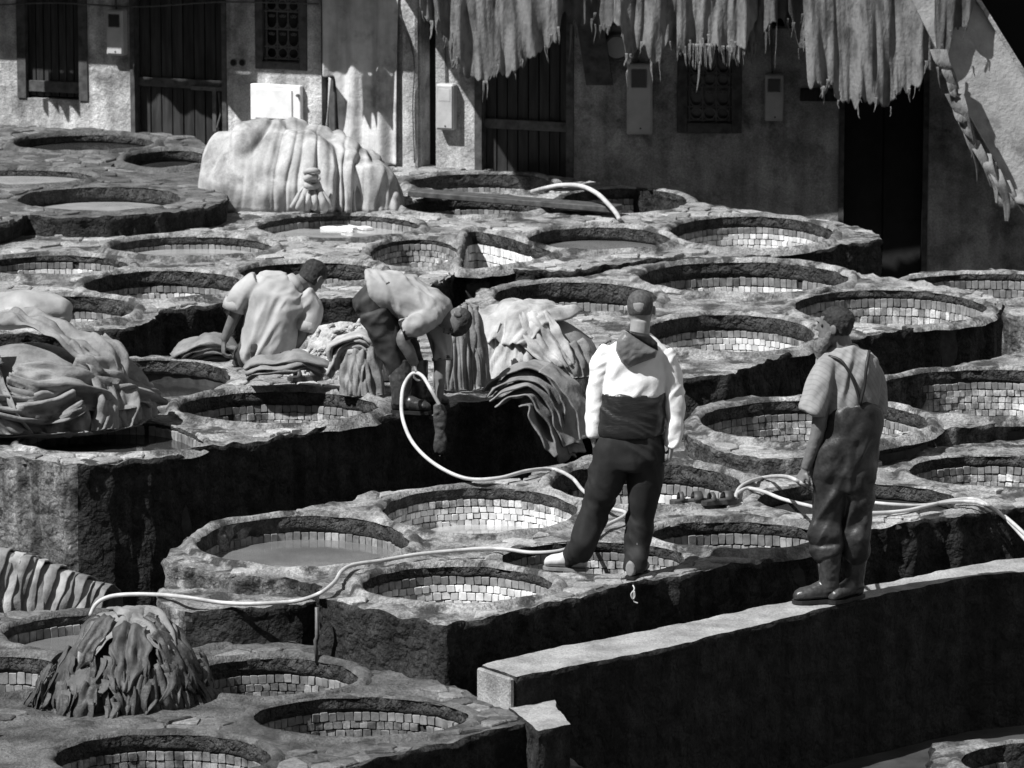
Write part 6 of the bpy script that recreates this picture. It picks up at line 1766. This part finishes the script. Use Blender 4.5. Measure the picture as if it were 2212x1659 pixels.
hose('second pale hose lying beside the first at the right, behind the waders',
     [zg(1592, 1066), zg(1615, 1055), zg(1650, 1062), zg(1690, 1078), zg(1745, 1092), zg(1800, 1104), zg(1880, 1108), zg(1950, 1104), zg(2000, 1094), zg(2050, 1082), zg(2100, 1078), zg(2132, 1090, .03), PY(2174, 1122, 31.72), PY(2215, 1166, 31.35), PY(2260, 1215, 31.1)], .0125)
zr = lambda x, y: P(x, y, Z5 + .05)
hose('short grey hose arching over the far tiled vat', [zr(1150, 414), PY(1180, 406, 42.9), PY(1215, 400, 42.8), PY(1255, 402, 42.6), PY(1290, 418, 42.4), PY(1318, 445, 42.1), PY(1332, 462, 41.9), PY(1338, 474, 41.8)], .02, 'hose')
# plank across the far vats
def plank():
    a, b = P(880, 420, Z5 + .07), P(1322, 455, Z5 + .07)
    d = unit(b - a); s = Vector((-d.y, d.x, 0))
    mb = MB()
    fr = lambda u, v, z: tuple(a + d * u + s * v + Vector((0, 0, z)))
    mb.box((0, 0, -.02), ((b - a).length, .2, .03), fr, .006)
    o = mb.build('plank', M['wood_edge']); tag(o, 'long dark plank lying across the far vats beside the covered mound', 'plank')
plank()
# sandals
def sandal(c, yaw, label, m='black', strap=True):
    root = empty('sandal', c, label, 'sandal', None)
    root.rotation_euler = (0, 0, yaw)
    o = []
    for t, k in ((-.13, .5), (-.11, .8), (-.05, .78), (.0, .75), (.06, .95), (.10, .85), (.125, .5)): o.append((t, k))
    pts = [(t, .045 * k) for t, k in o] + [(t, -.045 * k) for t, k in o[::-1]]; n = len(pts)
    v = [(x, y, 0) for x, y in pts] + [(x, y, .028) for x, y in pts]
    obj('sole', v, [tuple(range(n - 1, -1, -1)), tuple(range(n, 2 * n))] + [(i, (i + 1) % n, n + (i + 1) % n, n + i) for i in range(n)], M[m], root, smooth=False)
    for x0, w in ((.05, .05), (-.06, .025)):
        k = 12; vv = []; 
        for i in range(k + 1):
            a = math.pi * i / k
            for s in (-1, 1): vv.append((x0 + s * w / 2 * (1 + .3 * math.cos(a) ** 2), .044 * math.cos(a), .026 + .05 * math.sin(a)))
        so = obj('strap', vv, [(2 * i, 2 * i + 1, 2 * i + 3, 2 * i + 2) for i in range(k)], M[m], root)
        sl = so.modifiers.new('s', 'SOLIDIFY'); sl.thickness = .006
    return root
M['sandal'] = mat('worn_sandal', .03, .07, 12, rough=.5, bump=.3)
sandal(P(1490, 1088, Z1 + .02), math.radians(12), 'left one of the pair of dark sandals beside the hose', 'sandal')
sandal(P(1556, 1088, Z1 + .02), math.radians(20), 'right one of the pair of dark sandals beside the hose', 'sandal')
sandal(P(660, 820, Z2 + .02), math.radians(25), 'single dark sandal lying behind the kneeling man', 'sandal')
# metal hook on the terrace edge under the shoe
def hook():
    a = P(1367, 1262, Z1 - .0)
    pts = [a + Vector((0, -.03, .0)), a + Vector((.008, -.05, -.02)), a + Vector((-.012, -.055, -.05)), a + Vector((.0, -.055, -.08)), a + Vector((.012, -.055, -.06)), a + Vector((.006, -.055, -.03)), a + Vector((.004, -.05, -.09)), a + Vector((.03, -.055, -.105))]
    v, f = tube_geo(spline(pts, .006), .0045, 8)
    tag(obj('hook', v, f, M['boxpaint']), 'small shiny metal hook on the terrace edge under the right shoe', 'hook')
hook()
# drain pipe in the corner of the front block
def pipe():
    a = P(696, 1300, Z1); v, f = tube_geo([a + Vector((-.03, -.06, -.02)), a + Vector((-.03, -.06, -.2)), a + Vector((-.04, -.065, -.22)), a + Vector((-.03, -.065, -.36))], .012, 8)
    tag(obj('drain_pipe', v, f, M['iron']), 'thin upright pipe at the left corner of the front block', 'pipe')
pipe()
# scraps floating in the pale vat
def floats():
    rg = random.Random(2)
    for k, (x, y, s, lab) in enumerate([(735, 493, .13, 'largest pale scrap floating in the far vat of pale liquor'), (790, 495, .06, 'small pale scrap floating right of the largest one'), (752, 500, .05, 'small pale scrap floating nearest the rim of the far vat')]):
        c = P(x, y, Z5 - .095); n = 9
        pts = [(c.x + s * (1 + .4 * rg.uniform(-1, 1)) * math.cos(a), c.y + s * .9 * (1 + .4 * rg.uniform(-1, 1)) * math.sin(a), c.z + .012 + .01 * rg.random()) for a in np.linspace(0, 2 * math.pi, n, endpoint=False)]
        v = pts + [(a, b, z - .02) for a, b, z in pts] + [(c.x, c.y, c.z + .03)]
        f = [(i, (i + 1) % n, 2 * n) for i in range(n)] + [(n + i, n + (i + 1) % n, (i + 1) % n, i) for i in range(n)] + [tuple(range(2 * n - 1, n - 1, -1))]
        tag(obj('floating_scrap', v, f, M['whitebox'], smooth=False), lab, 'scrap', 'scraps floating in the vat')
floats()
